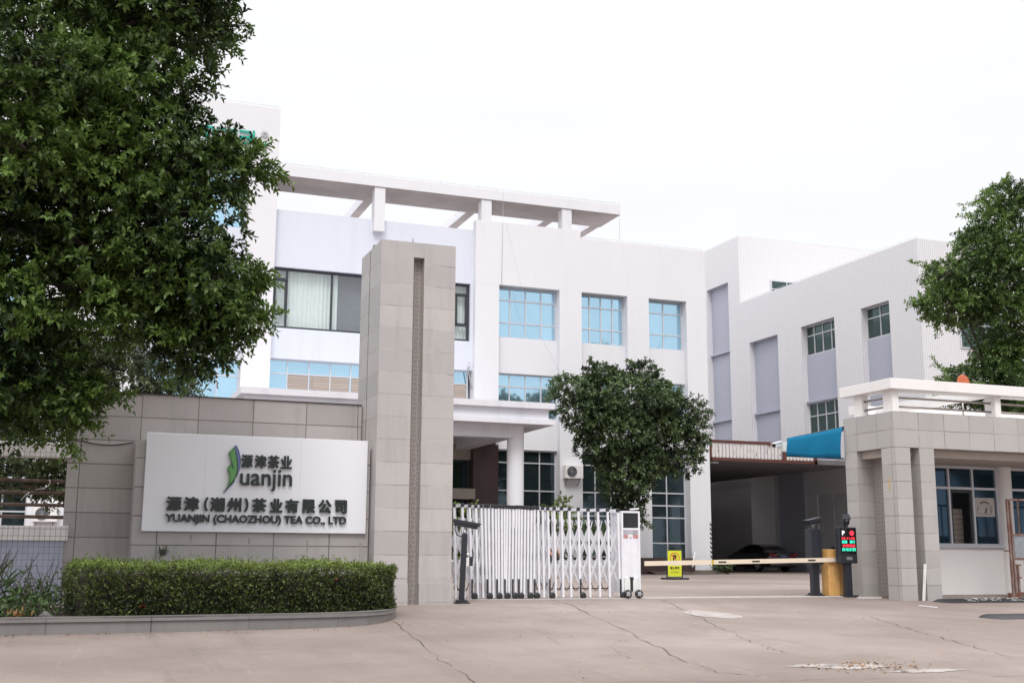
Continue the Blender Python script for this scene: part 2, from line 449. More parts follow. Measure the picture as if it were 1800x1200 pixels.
def letters(mb, s, x0, x1, z0, z1, y0, depth, bold=0., face='Y', z_skew=0.):
    """flat letters fitted in the box x0..x1, z0..z1 on a wall facing -Y, depth towards the viewer"""
    if bold and any(ord(q) > 0x2e00 for q in s):       # heavy characters: the outline laid over itself, a hair apart in depth
        w = (z1 - z0) * bold * 1.6
        for k, (dx, dz) in enumerate(((0, 0), (-1, 0), (1, 0), (0, -.8), (0, .8), (-.7, -.6), (.7, .6), (-.7, .6), (.7, -.6))):
            letters(mb, s, x0 + w + dx * w, x1 - w + dx * w, z0 + w + dz * w, z1 - w + dz * w, y0, depth + k * .0004, 0.)
        return
    V, Fc = text_geo(s, bold)
    if not V: return
    xs = [v[0] for v in V]; ys = [v[1] for v in V]
    a, b, c, d = min(xs), max(xs), min(ys), max(ys)
    T = [(x0 + (v[0] - a) / max(1e-6, b - a) * (x1 - x0), z0 + (v[1] - c) / max(1e-6, d - c) * (z1 - z0)) for v in V]
    cnt = {}
    for f in Fc:
        mb.face([(T[i][0], y0 - depth, T[i][1]) for i in f])
        for i, j in zip(f, f[1:] + f[:1]): cnt[(i, j)] = 1
    if depth:
        for (i, j) in list(cnt):
            if (j, i) not in cnt:
                mb.face([(T[i][0], y0 - depth, T[i][1]), (T[j][0], y0 - depth, T[j][1]), (T[j][0], y0, T[j][1]), (T[i][0], y0, T[i][1])])

def window(parent, x0, x1, z0, z1, y, us, zs, fm, gm, fw=.06, fd=.07, axis='Y', part='window', skip=()):
    """frame of bars as a part, its panes as a sub-part; us / zs are mullion positions"""
    f, g = MB(), MB()
    def B(mb, a0, a1, b0, b1, c0, c1):
        if axis == 'Y': mb.box(a0, c0, b0, a1, c1, b1)
        else: mb.box(c0, a0, b0, c1, a1, b1)
    U = [x0] + list(us) + [x1]; Z = [z0] + list(zs) + [z1]
    for u in (x0, x1 - fw): B(f, u, u + fw, z0, z1, y, y + fd)
    for u in us: B(f, u - fw * .4, u + fw * .4, z0 + fw, z1 - fw, y + .004, y + fd)
    for z in (z0, z1 - fw): B(f, x0 + fw, x1 - fw, z, z + fw, y + .002, y + fd)
    for z in zs: B(f, x0 + fw, x1 - fw, z - fw * .45, z + fw * .45, y + .007, y + fd - .003)
    for i in range(len(U) - 1):
        for j in range(len(Z) - 1):
            if (i, j) in skip: continue
            t = [rnd.uniform(-.0035, .0035) for _ in range(3)]
            yy = y + fd * .6
            q = [(U[i], yy + t[0], Z[j]), (U[i + 1], yy + t[1], Z[j]), (U[i + 1], yy + t[1] + t[2], Z[j + 1]), (U[i], yy + t[0] + t[2], Z[j + 1])]
            if axis == 'X': q = [(b, a, c) for a, b, c in q]
            g.face(q)
    fo = f.build(part, fm, parent, weld=False)
    g.build('pane', gm, fo, weld=False)
    return fo

# ------------------------------------------------------------ foliage
def unit(a): return a / np.maximum(1e-9, np.linalg.norm(a, axis=-1, keepdims=True))

def leaf_object(name, P, D, N, L, W, tint, mat, parent=None, fold=.25):
    """one mesh of folded leaf blades: P base, D direction, N face normal, L length, W width"""
    n = len(P); D = unit(D); S = unit(np.cross(D, N)); N = np.cross(S, D)
    o_ = np.array(parent_loc(parent))
    L = L[:, None]; W = W[:, None]
    base = P - o_; tip = base + D * L - N * L * .12
    mid = base + D * L * .48
    l = mid + S * W * .5 + N * W * fold; r = mid - S * W * .5 + N * W * fold
    V = np.stack([base, l, tip, r], 1).reshape(-1, 3)
    i0 = np.arange(n) * 4
    loops = np.stack([i0, i0 + 2, i0 + 1, i0, i0 + 3, i0 + 2], 1).ravel()
    me = bpy.data.meshes.new(name)
    me.vertices.add(len(V)); me.vertices.foreach_set("co", V.astype(np.float32).ravel())
    me.loops.add(len(loops)); me.loops.foreach_set("vertex_index", loops.astype(np.int32))
    me.polygons.add(n * 2); me.polygons.foreach_set("loop_start", (np.arange(n * 2) * 3).astype(np.int32))
    me.polygons.foreach_set("loop_total", np.full(n * 2, 3, np.int32))
    a = me.attributes.new("tint", 'FLOAT', 'POINT'); a.data.foreach_set("value", np.repeat(tint, 4).astype(np.float32))
    me.materials.append(mat); me.update(calc_edges=True); me.validate()
    o = bpy.data.objects.new(name, me); COL.objects.link(o)
    if parent: o.parent = parent
    return o

def sprays(base, dirs, length, k, leaf, rg, spread=.9, droop=.15):
    """k leaves along each twig; returns arrays for leaf_object"""
    n = len(base); dirs = unit(dirs)
    ref = np.where(np.abs(dirs[:, 2:3]) > .9, np.array([[1., 0, 0]]), np.array([[0, 0, 1.]]))
    s = unit(np.cross(dirs, ref)); u = np.cross(s, dirs)
    t = (np.arange(k) + .6) / k
    P = base[:, None, :] + dirs[:, None, :] * (t[None, :, None] * length[:, None, None])
    P[:, :, 2] -= droop * (t ** 2)[None, :] * length[:, None]
    ang = np.arange(k)[None, :] * 2.4 + rg.uniform(0, 6.28, (n, 1)) + rg.normal(0, .3, (n, k))
    side = s[:, None, :] * np.cos(ang)[..., None] + u[:, None, :] * np.sin(ang)[..., None]
    D = dirs[:, None, :] * .75 + side * spread + rg.normal(0, .18, (n, k, 3))
    N = np.array([0, 0, 1.]) + side * -.3 + rg.normal(0, .45, (n, k, 3)) + dirs[:, None, :] * .2
    Lf = leaf * rg.uniform(.5, 1.3, (n, k))
    return P.reshape(-1, 3), D.reshape(-1, 3), N.reshape(-1, 3), Lf.ravel()

def crown(name, blobs, count, leaf, k, twig, mat, rg, parent, shell=.55, wl=.48, light=(0., .0, 1.), part='crown', keep=None, arms=1., arm_len=1.):
    """blobs: (centre, radii, weight). Twigs fill each blob, denser to its shell, pointing outwards."""
    ws = np.array([b[2] for b in blobs], float); ws /= ws.sum()
    B, Dd, T = [], [], []
    for (c, r, w), f in zip(blobs, ws):
        m = max(3, int(count * f))
        u = unit(rg.normal(size=(m, 3)))
        rad = np.where(rg.random(m) < shell, rg.uniform(.78, 1.02, m), rg.uniform(.15, .85, m) ** .6)
        # lumpy surface
        lump = 1 + .16 * np.sin(u[:, 0] * 5 + c[0] * 3) * np.cos(u[:, 2] * 6 + c[2]) + .1 * np.sin(u[:, 1] * 9 + c[1])
        p = np.array(c) + u * np.array(r) * (rad * lump)[:, None]
        d = u * np.array([1, 1, .7]) + np.array([0, 0, .25]) + rg.normal(0, .4, (m, 3))
        clump = np.sin(p[:, 0] * 2.9 + 1) + np.sin(p[:, 1] * 3.1 + 2) + np.sin(p[:, 2] * 3.7)
        B.append(p); Dd.append(d); T.append(.40 + .15 * clump + rg.normal(0, .16, m))
    for (c, r, w), f in zip(blobs, ws):                 # long shoots breaking the outline, drooping at their ends
        for q in range(int(arms * max(1.5, 26 * f))):
            u = unit(rg.normal(size=3) * [1, .8, .75]); p0 = np.array(c) + u * np.array(r) * .8
            L = rg.uniform(.25, .62) * arm_len; m = 7
            dd = unit(u * [1, 1, .6] + rg.normal(0, .35, 3) + [0, 0, .1]); tt = np.linspace(0, 1, m)[:, None]
            p = p0 + dd * L * tt - np.array([0, 0, 1.]) * (tt ** 2) * L * rg.uniform(-.05, .35) + rg.normal(0, .02, (m, 3))
            B.append(p); Dd.append(np.repeat(dd[None], m, 0) + rg.normal(0, .3, (m, 3))); T.append(np.full(m, rg.uniform(.45, .8)) + tt[:, 0] * .15)
    B, Dd, T = np.concatenate(B), np.concatenate(Dd), np.concatenate(T)
    if keep is not None:
        ok = keep(B); B, Dd, T = B[ok], Dd[ok], T[ok]
    P, D, N, Lf = sprays(B, Dd, twig * rg.uniform(.6, 1.3, len(B)), k, leaf, rg)
    tint = np.clip(np.repeat(T, k) + rg.normal(0, .12, len(P)) + np.tile((np.arange(k) / k) ** 2 * .22, len(B)), 0, 1)
    return leaf_object(part, P, D, N, Lf, Lf * wl, tint, mat, parent), B

def limb_mesh(mb, a, b, r0, r1, rg, bow=.12, n=7):
    a, b = np.array(a, float), np.array(b, float); L = np.linalg.norm(b - a)
    off = rg.normal(0, bow, 3) * L
    pts, rs = [], []
    for i in range(n + 1):
        t = i / n
        pts.append(tuple(a + (b - a) * t + off * math.sin(math.pi * t) + rg.normal(0, .01, 3) * L * (0 < i < n))); rs.append(r0 + (r1 - r0) * t)
    mb.tube(pts, rs, 8)

# ============================================================ GROUND
def gz(y):
    """height of the drive: level yard behind the gate line, falling to the street in front"""
    if y >= 19.1: return 0.
    z = -.04 * (19.1 - y) if y > 9.4 else -.388 - .012 * (9.4 - y)
    return max(z, -.55)

g = MB()
ys = [-400, -60, -4, 9.0, 9.32, 9.4, 12, 15, 17, 19.1, 19.6, 30, 60, 200, 900]
xs = [-600, -60, -10, 0, 5, 10, 20, 40, 120, 600]
for i in range(len(xs) - 1):
    for j in range(len(ys) - 1):
        g.face([(xs[i], ys[j], gz(ys[j])), (xs[i + 1], ys[j], gz(ys[j])), (xs[i + 1], ys[j + 1], gz(ys[j + 1])), (xs[i], ys[j + 1], gz(ys[j + 1]))])
tag(g.build('ground', M['ground']), kind='structure')

def strip(mb, pts, w, dz=.005, jag=.03, n=10):
    """a ragged ribbon on the ground through (x, y) points"""
    P = []
    for (a, b) in zip(pts, pts[1:]):
        for i in range(n): t = i / n; P.append((a[0] + (b[0] - a[0]) * t + rnd.gauss(0, jag), a[1] + (b[1] - a[1]) * t + rnd.gauss(0, jag)))
    P.append(pts[-1]); prev = None
    for i, p in enumerate(P):
        q = P[min(i + 1, len(P) - 1)]; o = P[max(i - 1, 0)]
        dx, dy = q[0] - o[0], q[1] - o[1]; L = math.hypot(dx, dy) or 1; ww = w * rnd.uniform(.03, .55)
        a = (p[0] - dy / L * ww, p[1] + dx / L * ww); b = (p[0] + dy / L * ww, p[1] - dx / L * ww)
        cur = ((*a, gz(a[1]) + dz), (*b, gz(b[1]) + dz))
        if prev: mb.face([prev[1], cur[1], cur[0], prev[0]])
        prev = cur

cr_ = MB()
for pts, w in (([(4.45, 17.2), (4.2, 15.46), (3.74, 12.23), (3.44, 10.05), (3.3, 9.2)], .012),
               ([(7.9, 18.9), (7.8, 17.94), (6.6, 13.12), (6.06, 11.02), (5.96, 10.16), (6.2, 9.75)], .014),
               ([(10.1, 18.9), (9.84, 18.55), (8.64, 15.02), (7.89, 12.88), (7.65, 11.95), (7.53, 11.31)], .012),
               ([(11.7, 15.4), (11.26, 14.35), (10.85, 13.36), (10.35, 11.91), (9.86, 10.47)], .014),
               ([(2.5, 9.98), (4.77, 9.71), (6.39, 9.48), (7.57, 9.36), (8.76, 9.17), (12, 8.8)], .012),
               ([(6.6, 13.12), (5.9, 12.4), (5.5, 11.2)], .006), ([(8.64, 15.02), (9.4, 13.6), (9.5, 12.9)], .006), ([(5.6, 13.5), (5.4, 12.8), (5.3, 12.4)], .006),
               ([(25, 44.4), (28, 43.2), (31, 43.), (36, 42.6)], .04), ([(11., 27.), (16, 26.2), (22, 26.8)], .02)):
    strip(cr_, pts, w)
tag(cr_.build('pavement_crack', M['crack'], weld=False), kind='structure')
cp = MB()
def blotch(mb, cx, cy, rx, ry, dz, n=28, j=.12):
    P = [(cx + rx * math.cos(a) * (1 + rnd.uniform(-j, j)), cy + ry * math.sin(a) * (1 + rnd.uniform(-j, j))) for a in [2 * math.pi * i / n for i in range(n)]]
    mb.face([(x, y, gz(y) + dz) for x, y in P])
blotch(cp, 9.27, 15.88, .36, .66, .004)
for c in ((7.6, 10.2, .42, .16), (7.2, 10.35, .3, .1), (8.1, 9.75, .45, .1)): blotch(cp, *c, .004, n=60, j=.35)
tag(cp.build('cement_patch', M['patch'], weld=False), kind='structure')
gr = MB(); gr.box(5.9, 19.02, -.02, 14.35, 19.14, .012); gr.box(5.9, 19.42, -.02, 14.35, 19.5, .009)
tag(gr.build('gate_rail', M['rail']), 'pale steel gate track set across the drive under the folding gate', 'rail')
# dry leaves and grit on the drive
D = 460
pp = np.stack([rng.normal(7.7, .35, D), rng.normal(10.15, .18, D), np.zeros(D)], 1)
pp[140:, 0] = rng.uniform(1, 13, D - 140); pp[140:, 1] = rng.uniform(9.3, 18, D - 140)
pp[140:170, 0] = rng.normal(4.15, .2, 30); pp[140:170, 1] = rng.normal(15.35, .2, 30)
pp[260:, 0] = rng.uniform(-1.5, 4.6, D - 260); pp[260:, 1] = np.interp(pp[260:, 0], [q[0] for q in [(-2, 14.6), (.64, 14.63), (1.94, 14.73), (3.4, 14.95), (4.05, 15.4), (4.6, 17.)]], [14.6, 14.63, 14.73, 14.95, 15.4, 17.]) - rng.exponential(.12, D - 260) - .02
pp[:, 2] = [gz(y) + .012 for y in pp[:, 1]]
Lr = rng.uniform(.02, .05, D); Lr[140:] *= rng.uniform(.3, .9, D - 140)
tag(leaf_object('leaf_litter', pp, rng.normal(0, 1, (D, 3)) * [1, 1, .15], np.array([0, 0, 1.]) + rng.normal(0, .3, (D, 3)), Lr, Lr * .6, rng.random(D), M['dry']), 'scattered dry brown leaf litter lying on the concrete drive', 'leaves', kind='stuff')

# ============================================================ LEFT GATE WALL, PILLAR, SIGN
w = thing('boundary_wall', 'grey stone tiled wall rising behind the white company sign', 'wall', (2.3, 19.4, 0))
b = MB(); b.off = (-.18, .372 * 8 - 2.835); b.box(-.0, 19.2, -.3, 4.57, 19.62, 3.2); b.build('wall', M['stone_wall'], w)
b = MB(); b.off = (-.96 + .5, 0); b.box(.975, 18.52, -.3, 4.566, 19.2, 2.42); b.build('plinth', M['stone_block'], w)
b = MB()                                  # pale lime streaks run out of the plinth joints
for x, z0, z1 in ((1.83, .55, 1.02), (2.70, .6, .98), (3.60, .6, .95), (4.44, .6, .93)):
    L_, Rr_ = [], []
    for k in range(13):
        t = k / 12; wv = (.006 + .016 * rnd.random() ** 2) * (1.2 - t); xm = x + rnd.gauss(0, .004)
        L_.append((xm - wv, z1 + (z0 - z1) * t)); Rr_.append((xm + wv, z1 + (z0 - z1) * t))
    for k in range(12): b.face([(L_[k][0], 18.516, L_[k][1]), (L_[k + 1][0], 18.516, L_[k + 1][1]), (Rr_[k + 1][0], 18.516, Rr_[k + 1][1]), (Rr_[k][0], 18.516, Rr_[k][1])])
build_each(b, 'lime_streak', M['patch'], w)
b = MB(); b.box(-.015, 19.18, 3.2, 4.56, 19.64, 3.216); b.build('coping', M['crack'], w)

p = thing('gate_pillar', 'tall grey stone gate pillar with a hexagon mosaic groove', 'pillar', (5.2, 18.8, 0))
b = MB()
b.off = (-4.58 + .04, .364 * 17 - 5.83); b.box(4.583, 18.187, .29, 5.135, 19.56, 5.83)
b.off = (-5.3 + .04, .364 * 17 - 5.83); b.box(5.318, 18.187, .29, 5.86, 19.56, 5.83)
b.off = (-5.0, .364 * 17 - 5.83); b.box(5.135, 18.19, 5.58, 5.318, 19.55, 5.829); b.box(5.135, 18.42, .29, 5.318, 19.55, 5.58)
b.build('shaft', M['stone'], p)
b = MB(); b.off = (-4.5, 0); b.box(4.555, 18.15, -.4, 5.135, 19.58, .29); b.box(5.318, 18.15, -.4, 5.89, 19.58, .29); build_each(b, 'base', M['stone'], p)
b = MB(); b.box(5.135, 18.35, -.4, 5.318, 18.42, 5.58); b.build('mosaic', M['hexa'], p)
# a vertical joint down the pillar's left face and the lime streaks in it
b = MB()
for i in range(40):
    z = .3 + i * 5.5 / 40; y = 18.93 + rnd.gauss(0, .004)
    b.box(4.579, y, z, 4.584, y + rnd.uniform(.006, .018), z + 5.5 / 40)
b.build('joint', M['crack'], p)

s = thing('company_sign', 'large white company sign board with raised black lettering and green leaf logo', 'sign', (2.8, 18.5, 1.06))
b = MB(); b.box(1.102, 18.46, 1.062, 4.51, 18.52, 2.535, .006); b.build('board', M['panel'], s)
b = MB()
for x in (1.98, 3.44): b.box(x, 18.4585, 1.064, x + .003, 18.462, 2.53)
build_each(b, 'seam', M['alu'], s)
G_ = [(2.391, 2.355), (2.318, 2.273), (2.343, 2.208), (2.363, 2.124), (2.371, 2.104), (2.309, 2.037), (2.332, 1.979), (2.348, 1.914), (2.345, 1.835), (2.317, 1.744), (2.264, 1.658), (2.355, 1.758), (2.4, 1.811), (2.438, 1.91), (2.457, 2.009), (2.456, 2.1), (2.441, 2.205), (2.418, 2.283)]
Bo = [(2.416, 2.389), (2.465, 2.298), (2.491, 2.194), (2.495, 2.102), (2.48, 1.996), (2.445, 1.903), (2.391, 1.811), (2.264, 1.655)]
Bi = [(2.359, 1.751), (2.408, 1.807), (2.445, 1.906), (2.463, 2.006), (2.463, 2.101), (2.447, 2.208), (2.423, 2.286), (2.392, 2.357)]
b = MB(); b.prism(G_, 18.412, 18.462); lg = b.build('logo_leaf', M['green'], s)
b = MB(); b.prism(Bo + Bi, 18.41, 18.462); b.build('logo_edge', M['blue'], s)
b = MB()      # dark returns of the logo: its outline and vein
out = G_[:11]
for q, r in zip(out, out[1:]): b.bar((q[0], 18.409, q[1]), (r[0], 18.409, r[1]), .007)
for q, r in zip(Bo, Bo[1:]): b.bar((q[0], 18.407, q[1]), (r[0], 18.407, r[1]), .007)
for q, r in zip(G_[11:], G_[12:]): b.bar((q[0], 18.407, q[1]), (r[0], 18.407, r[1]), .006)
b.bar((2.371, 18.409, 2.104), (2.392, 18.409, 2.03), .012); b.build('logo_outline', M['black'], s)
b = MB()
for ch, (a, c) in zip('源津茶业', [(2.507, 2.69), (2.715, 2.90), (2.915, 3.10), (3.115, 3.297)]): letters(b, ch, a, c, 2.045, 2.252, 18.445, .028, .022)
for ch, (a, c) in zip('源津（潮州）茶业有限公司', [(1.429, 1.658), (1.686, 1.914), (1.985, 2.047), (2.073, 2.294), (2.328, 2.545), (2.588, 2.65), (2.703, 2.926), (2.975, 3.174), (3.209, 3.425), (3.484, 3.684), (3.732, 3.943), (3.994, 4.186)]):
    letters(b, ch, a, c, 1.368, 1.586, 18.445, .034, .030)
b.build('chinese_lettering', M['black'], s, weld=False)
b = MB(); letters(b, 'uanjin', 2.506, 3.305, 1.69, 2.03, 18.445, .03, .012)
letters(b, 'YUANJIN (CHAOZHOU) TEA CO., LTD', 1.428, 4.185, 1.17, 1.325, 18.445, .03, .034)
b.build('latin_lettering', M['black'], s, weld=False)

c = MB(); pts = [(-.066, 2.443), (.18, 2.435), (.34, 2.40), (.489, 2.385), (.62, 2.383), (.739, 2.395), (.86, 2.42), (.947, 2.438)]
c.tube([(x, 19.185, z) for x, z in pts], .009, 6)
tag(c.build('loose_cable', M['wire']), 'thin dark cable sagging across the grey stone wall', 'cable')

# ------------------------------------------------------------ tiled fence on the far left
f = thing('tiled_fence', 'white and blue tiled fence with rusty pipe rails beside the grey wall', 'fence', (-2, 19.3, 0))
b = MB(); b.off = (.02, .01); b.box(-7, 19.12, 2.165, .075, 19.4, 2.385, .01); b.build('top_beam', M['tile_big'], f)
b = MB(); b.off = (.02, .085); b.box(-7, 19.12, .915, .085, 19.4, 1.135, .01); b.build('middle_beam', M['tile_big'], f)
b = MB(); b.off = (.02, .03); b.box(-7, 19.17, -.4, .03, 19.36, .915); b.build('base_wall', M['tile_blue'], f)
for z in (1.82, 1.64, 1.46, 1.28):
    b = MB(); b.tube([(-7, 19.25, z + .01), (-3, 19.25, z + rnd.uniform(-.01, .01)), (.0, 19.25, z - .012)], .027, 8); b.build('rail', M['pipe'], f)
b = MB(); b.box(-3.5, 19.16, 1.135, -3.2, 19.36, 2.165); b.build('post', M['tile_big'], f)
b = MB(); b.bar((-.62, 19.32, 1.74), (-.03, 19.34, 1.62), .05, .03)
tag(b.build('wood_offcut', M['brownsteel']), 'brown board wedged across the fence rails', 'board')
b = MB(); b.tube([(-.24, 19.21, 1.83), (-.22, 19.2, 1.79), (-.25, 19.2, 1.73), (-.33, 19.21, 1.69), (-.42, 19.22, 1.68)], .007, 5); b.tube([(-.5, 19.21, 1.64), (-.57, 19.2, 1.57), (-.61, 19.2, 1.51)], .006, 5)
tag(b.build('plastic_tie', M['whitepl']), 'white plastic tie knotted round a rusty fence rail', 'tie')

# ------------------------------------------------------------ planter with hedge
K = [(-7, 14.62), (-.57, 14.62), (.64, 14.65), (1.94, 14.75), (2.8, 14.84), (3.35, 14.95), (3.75, 15.14), (4.05, 15.45), (4.3, 15.9), (4.45, 16.4), (4.52, 17.0), (4.54, 18.1)]
def inset(P, d):
    o = []
    for i, q in enumerate(P):
        a, c2 = P[max(i - 1, 0)], P[min(i + 1, len(P) - 1)]
        dx, dy = c2[0] - a[0], c2[1] - a[1]; L = math.hypot(dx, dy); o.append((q[0] - dy / L * d, q[1] + dx / L * d))
    return o
pl = thing('planter', 'low grey stone kerb planter with rounded end in front of the sign', 'planter', (2, 15, -.2))
def kerbband(mb, P, w, z0, z1):
    Q = inset(P, w)
    acc = 0
    for i in range(len(P) - 1):
        a, c2, d, e2 = P[i], P[i + 1], Q[i + 1], Q[i]; L = math.hypot(c2[0] - a[0], c2[1] - a[1])
        n0 = len(mb.uv)
        mb.face([(*a, z0), (*c2, z0), (*c2, z1), (*a, z1)]); mb.uv[n0:] = [(acc, z0), (acc + L, z0), (acc + L, z1), (acc, z1)]
        n0 = len(mb.uv)
        mb.face([(*a, z1), (*c2, z1), (*d, z1), (*e2, z1)]); mb.uv[n0:] = [(acc, z1), (acc + L, z1), (acc + L, z1 + .05), (acc, z1 + .05)]
        mb.face([(*d, z0), (*e2, z0), (*e2, z1), (*d, z1)]); acc += L
b = MB(); kerbband(b, K, .17, -.45, -.045); b.build('kerb', M['kerb'], pl)
b = MB(); kerbband(b, inset(K, -.022), .21, -.042, .012); b.build('coping', M['kerb'], pl)
Q = inset(K, .16)
b = MB(); b.face([(x, y, -.03) for x, y in Q] + [(4.5, 19.18, -.03), (-7, 19.18, -.03)]); b.build('soil', M['soil'], pl)

HB = [(.30, 15.02), (.9, 14.92), (1.94, 15.0), (2.8, 15.1), (3.3, 15.2), (3.68, 15.33), (4.0, 15.62), (4.24, 15.95), (4.40, 16.35), (4.42, 16.8), (4.3, 17.1), (3.6, 17.15), (2., 17.15), (.3, 17.1), (.12, 16.6), (.12, 15.5)]
def inpoly(x, y, P):
    ins = np.zeros(len(x), bool); n = len(P)
    for i in range(n):
        (x0, y0), (x1, y1) = P[i], P[(i + 1) % n]
        c_ = ((y0 > y) != (y1 > y)) & (x < (x1 - x0) * (y - y0) / (y1 - y0 + 1e-12) + x0)
        ins ^= c_
    return ins
hd = thing('clipped_hedge', 'box clipped dark green hedge in the planter below the sign', 'hedge', (2, 16, 0))
def hedge():
    hg = np.random.default_rng(5)
    seg = [(HB[i], HB[(i + 1) % len(HB)]) for i in range(len(HB))]
    Ls = np.array([math.hypot(q[0] - p_[0], q[1] - p_[1]) for p_, q in seg])
    front = 10
    B, Dr, T = [], [], []
    n = 9500                                        # clipped sides
    idx = hg.choice(len(seg), n, p=np.where(np.arange(len(seg)) < front, Ls * 1.0, Ls * .25) / np.where(np.arange(len(seg)) < front, Ls * 1.0, Ls * .25).sum())
    t = hg.random(n)
    A = np.array([s_[0] for s_ in seg])[idx]; C = np.array([s_[1] for s_ in seg])[idx]
    pxy = A + (C - A) * t[:, None]; dd = unit(C - A); nrm = np.stack([dd[:, 1], -dd[:, 0]], 1)
    z = hg.uniform(-.0, .57, n); dep = hg.exponential(.05, n) + .03 * np.sin(pxy[:, 0] * 7 + z * 9)
    p_ = np.concatenate([pxy - nrm * dep[:, None], z[:, None]], 1)
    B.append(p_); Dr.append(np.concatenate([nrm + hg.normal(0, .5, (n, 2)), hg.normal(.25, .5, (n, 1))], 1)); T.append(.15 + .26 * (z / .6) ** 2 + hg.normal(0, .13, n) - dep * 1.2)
    n = 7000                                        # sheared top
    x = hg.uniform(-.15, 4.25, n); y = hg.uniform(14.9, 17.2, n); ok = inpoly(x, y, HB); x, y = x[ok], y[ok]
    z = .535 + .03 * (y - 15) / 2 + hg.normal(0, .022, len(x)) + .02 * np.sin(x * 4.3) + np.where(hg.random(len(x)) < .05, hg.uniform(.02, .09, len(x)), 0)
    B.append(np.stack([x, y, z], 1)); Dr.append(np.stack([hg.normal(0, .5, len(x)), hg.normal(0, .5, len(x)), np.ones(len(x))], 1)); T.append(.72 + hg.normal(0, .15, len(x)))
    B, Dr, T = np.concatenate(B), np.concatenate(Dr), np.concatenate(T)
    k = 5
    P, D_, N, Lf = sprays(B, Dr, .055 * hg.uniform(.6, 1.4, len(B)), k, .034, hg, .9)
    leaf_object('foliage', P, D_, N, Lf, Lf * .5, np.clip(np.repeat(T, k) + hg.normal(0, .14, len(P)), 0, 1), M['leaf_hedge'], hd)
    core = MB(); core.poly_z([(2.15 + (x - 2.15) * .95, 16.05 + (y - 16.05) * .84) for x, y in HB], -.03, .47); core.build('twigs', M['bark'], hd)
    for q in ((.95, 14.9, .12), (3.34, 15.19, .42)):
      fl = np.repeat(np.array([q]), 12, 0) + hg.normal(0, .012, (12, 3)) * [1.6, .5, 1]
      leaf_object('red_bloom', fl, hg.normal(0, 1, fl.shape) + [0, -1, .3], hg.normal(0, 1, fl.shape), np.full(len(fl), .022), np.full(len(fl), .014), hg.random(len(fl)), M['flower'], hd)
hedge()

def weed(name, x, y, z, h, n, leaf, label, mat, wl=.3, rad=.25, k=9, droop=.3, seed=1, group=None):
    wg = np.random.default_rng(seed)
    t = thing(name, label, 'plant', (x, y, z), group)
    base = np.array([x, y, z]) + wg.normal(0, rad * .35, (n, 3)) * [1, 1, 0]
    d = np.stack([wg.normal(0, .35, n), wg.normal(0, .35, n), np.ones(n)], 1)
    P, D_, N, Lf = sprays(base, d, h * wg.uniform(.4, 1.1, n), k, leaf, wg, 1.1, droop)
    leaf_object('foliage', P, D_, N, Lf, Lf * wl, np.clip(wg.normal(.5, .22, len(P)), 0, 1), M[mat], t)
    st = MB()
    for q, e_ in list(zip(base, unit(d)))[:14]: st.tube([tuple(q), tuple(q + e_ * h * .45), tuple(q + e_ * h * .8 - [0, 0, droop * h * .1])], [.006, .005, .003], 5)
    st.build('stem', M['bark'], t)
    return t
weed('bushy_weed', -.28, 15.9, -.03, .62, 46, .085, 'dark bushy weed filling the planter end beside the hedge', 'leaf_weed', .42, .42, 12, seed=2)
weed('bushy_weed', -.15, 16.4, -.03, .92, 18, .075, 'tall leafy weed against the blue tiled fence beside the hedge', 'leaf_weed', .4, .35, 13, seed=3)
weed('bushy_weed', .55, 16.9, .1, .78, 12, .05, 'feathery weed sprouting behind the hedge against the stone wall', 'leaf_weed', .2, .7, 16, seed=9)
weed('leafy_weed', -.72, 15.15, -.03, .34, 34, .11, 'broad leafed low weed at the planter edge under the tall grass', 'leaf_weed', .45, .32, 6, seed=4)
weed('leafy_weed', -.2, 15.0, -.03, .3, 16, .09, 'small pale green weed behind the kerb near the grey stone', 'leaf_weed', .35, .22, 7, seed=6)
weed('tall_grass', -.72, 16.2, -.03, 1.15, 16, .36, 'tall thin grass blades in front of the blue fence tiles', 'leaf_weed', .05, .35, 5, .5, seed=5)
weed('wall_sprout', 1.42, 18.45, .7, .22, 4, .06, 'single green sprout growing on the plinth under the sign', 'leaf_weed', .4, .05, 9, seed=8)
b = MB(); bm = bmesh.new(); bmesh.ops.create_icosphere(bm, subdivisions=3, radius=1)
for v in bm.verts:
    q = v.co; n_ = 1 + .12 * math.sin(q.x * 5 + 1) + .1 * math.cos(q.y * 4 + q.z * 6); v.co = Vector((q.x * .10 * n_, q.y * .08 * n_, q.z * .06 * n_)) + Vector((-.13, 14.98, .0))
for fc in bm.faces: b.face([v.co[:] for v in fc.verts], True)
bm.free(); tag(b.build('garden_rock', M['rock']), 'grey rock lying in the planter between weeds and hedge', 'rock')
pp = np.array([-.42, 14.95, .02]) + rng.normal(0, 1, (70, 3)) * [.06, .04, .015]
tag(leaf_object('dry_plant', pp, rng.normal(0, 1, (70, 3)) + [0, 0, .4], rng.normal(0, 1, (70, 3)), rng.uniform(.05, .11, 70), rng.uniform(.01, .03, 70), rng.random(70), M['dry']), 'withered straw coloured plant tuft at the planter kerb', 'plant')
weed('pillar_sprout', 4.62, 18.9, 5.83, .12, 3, .05, 'tiny sprout growing on the outer top edge of the tall pillar', 'leaf_weed', .2, .03, 6, seed=12)
weed('pillar_sprout', 5.13, 18.3, 5.83, .16, 1, .03, 'tiny bare sprout growing on the middle top of the tall pillar', 'leaf_weed', .12, .02, 5, seed=13)

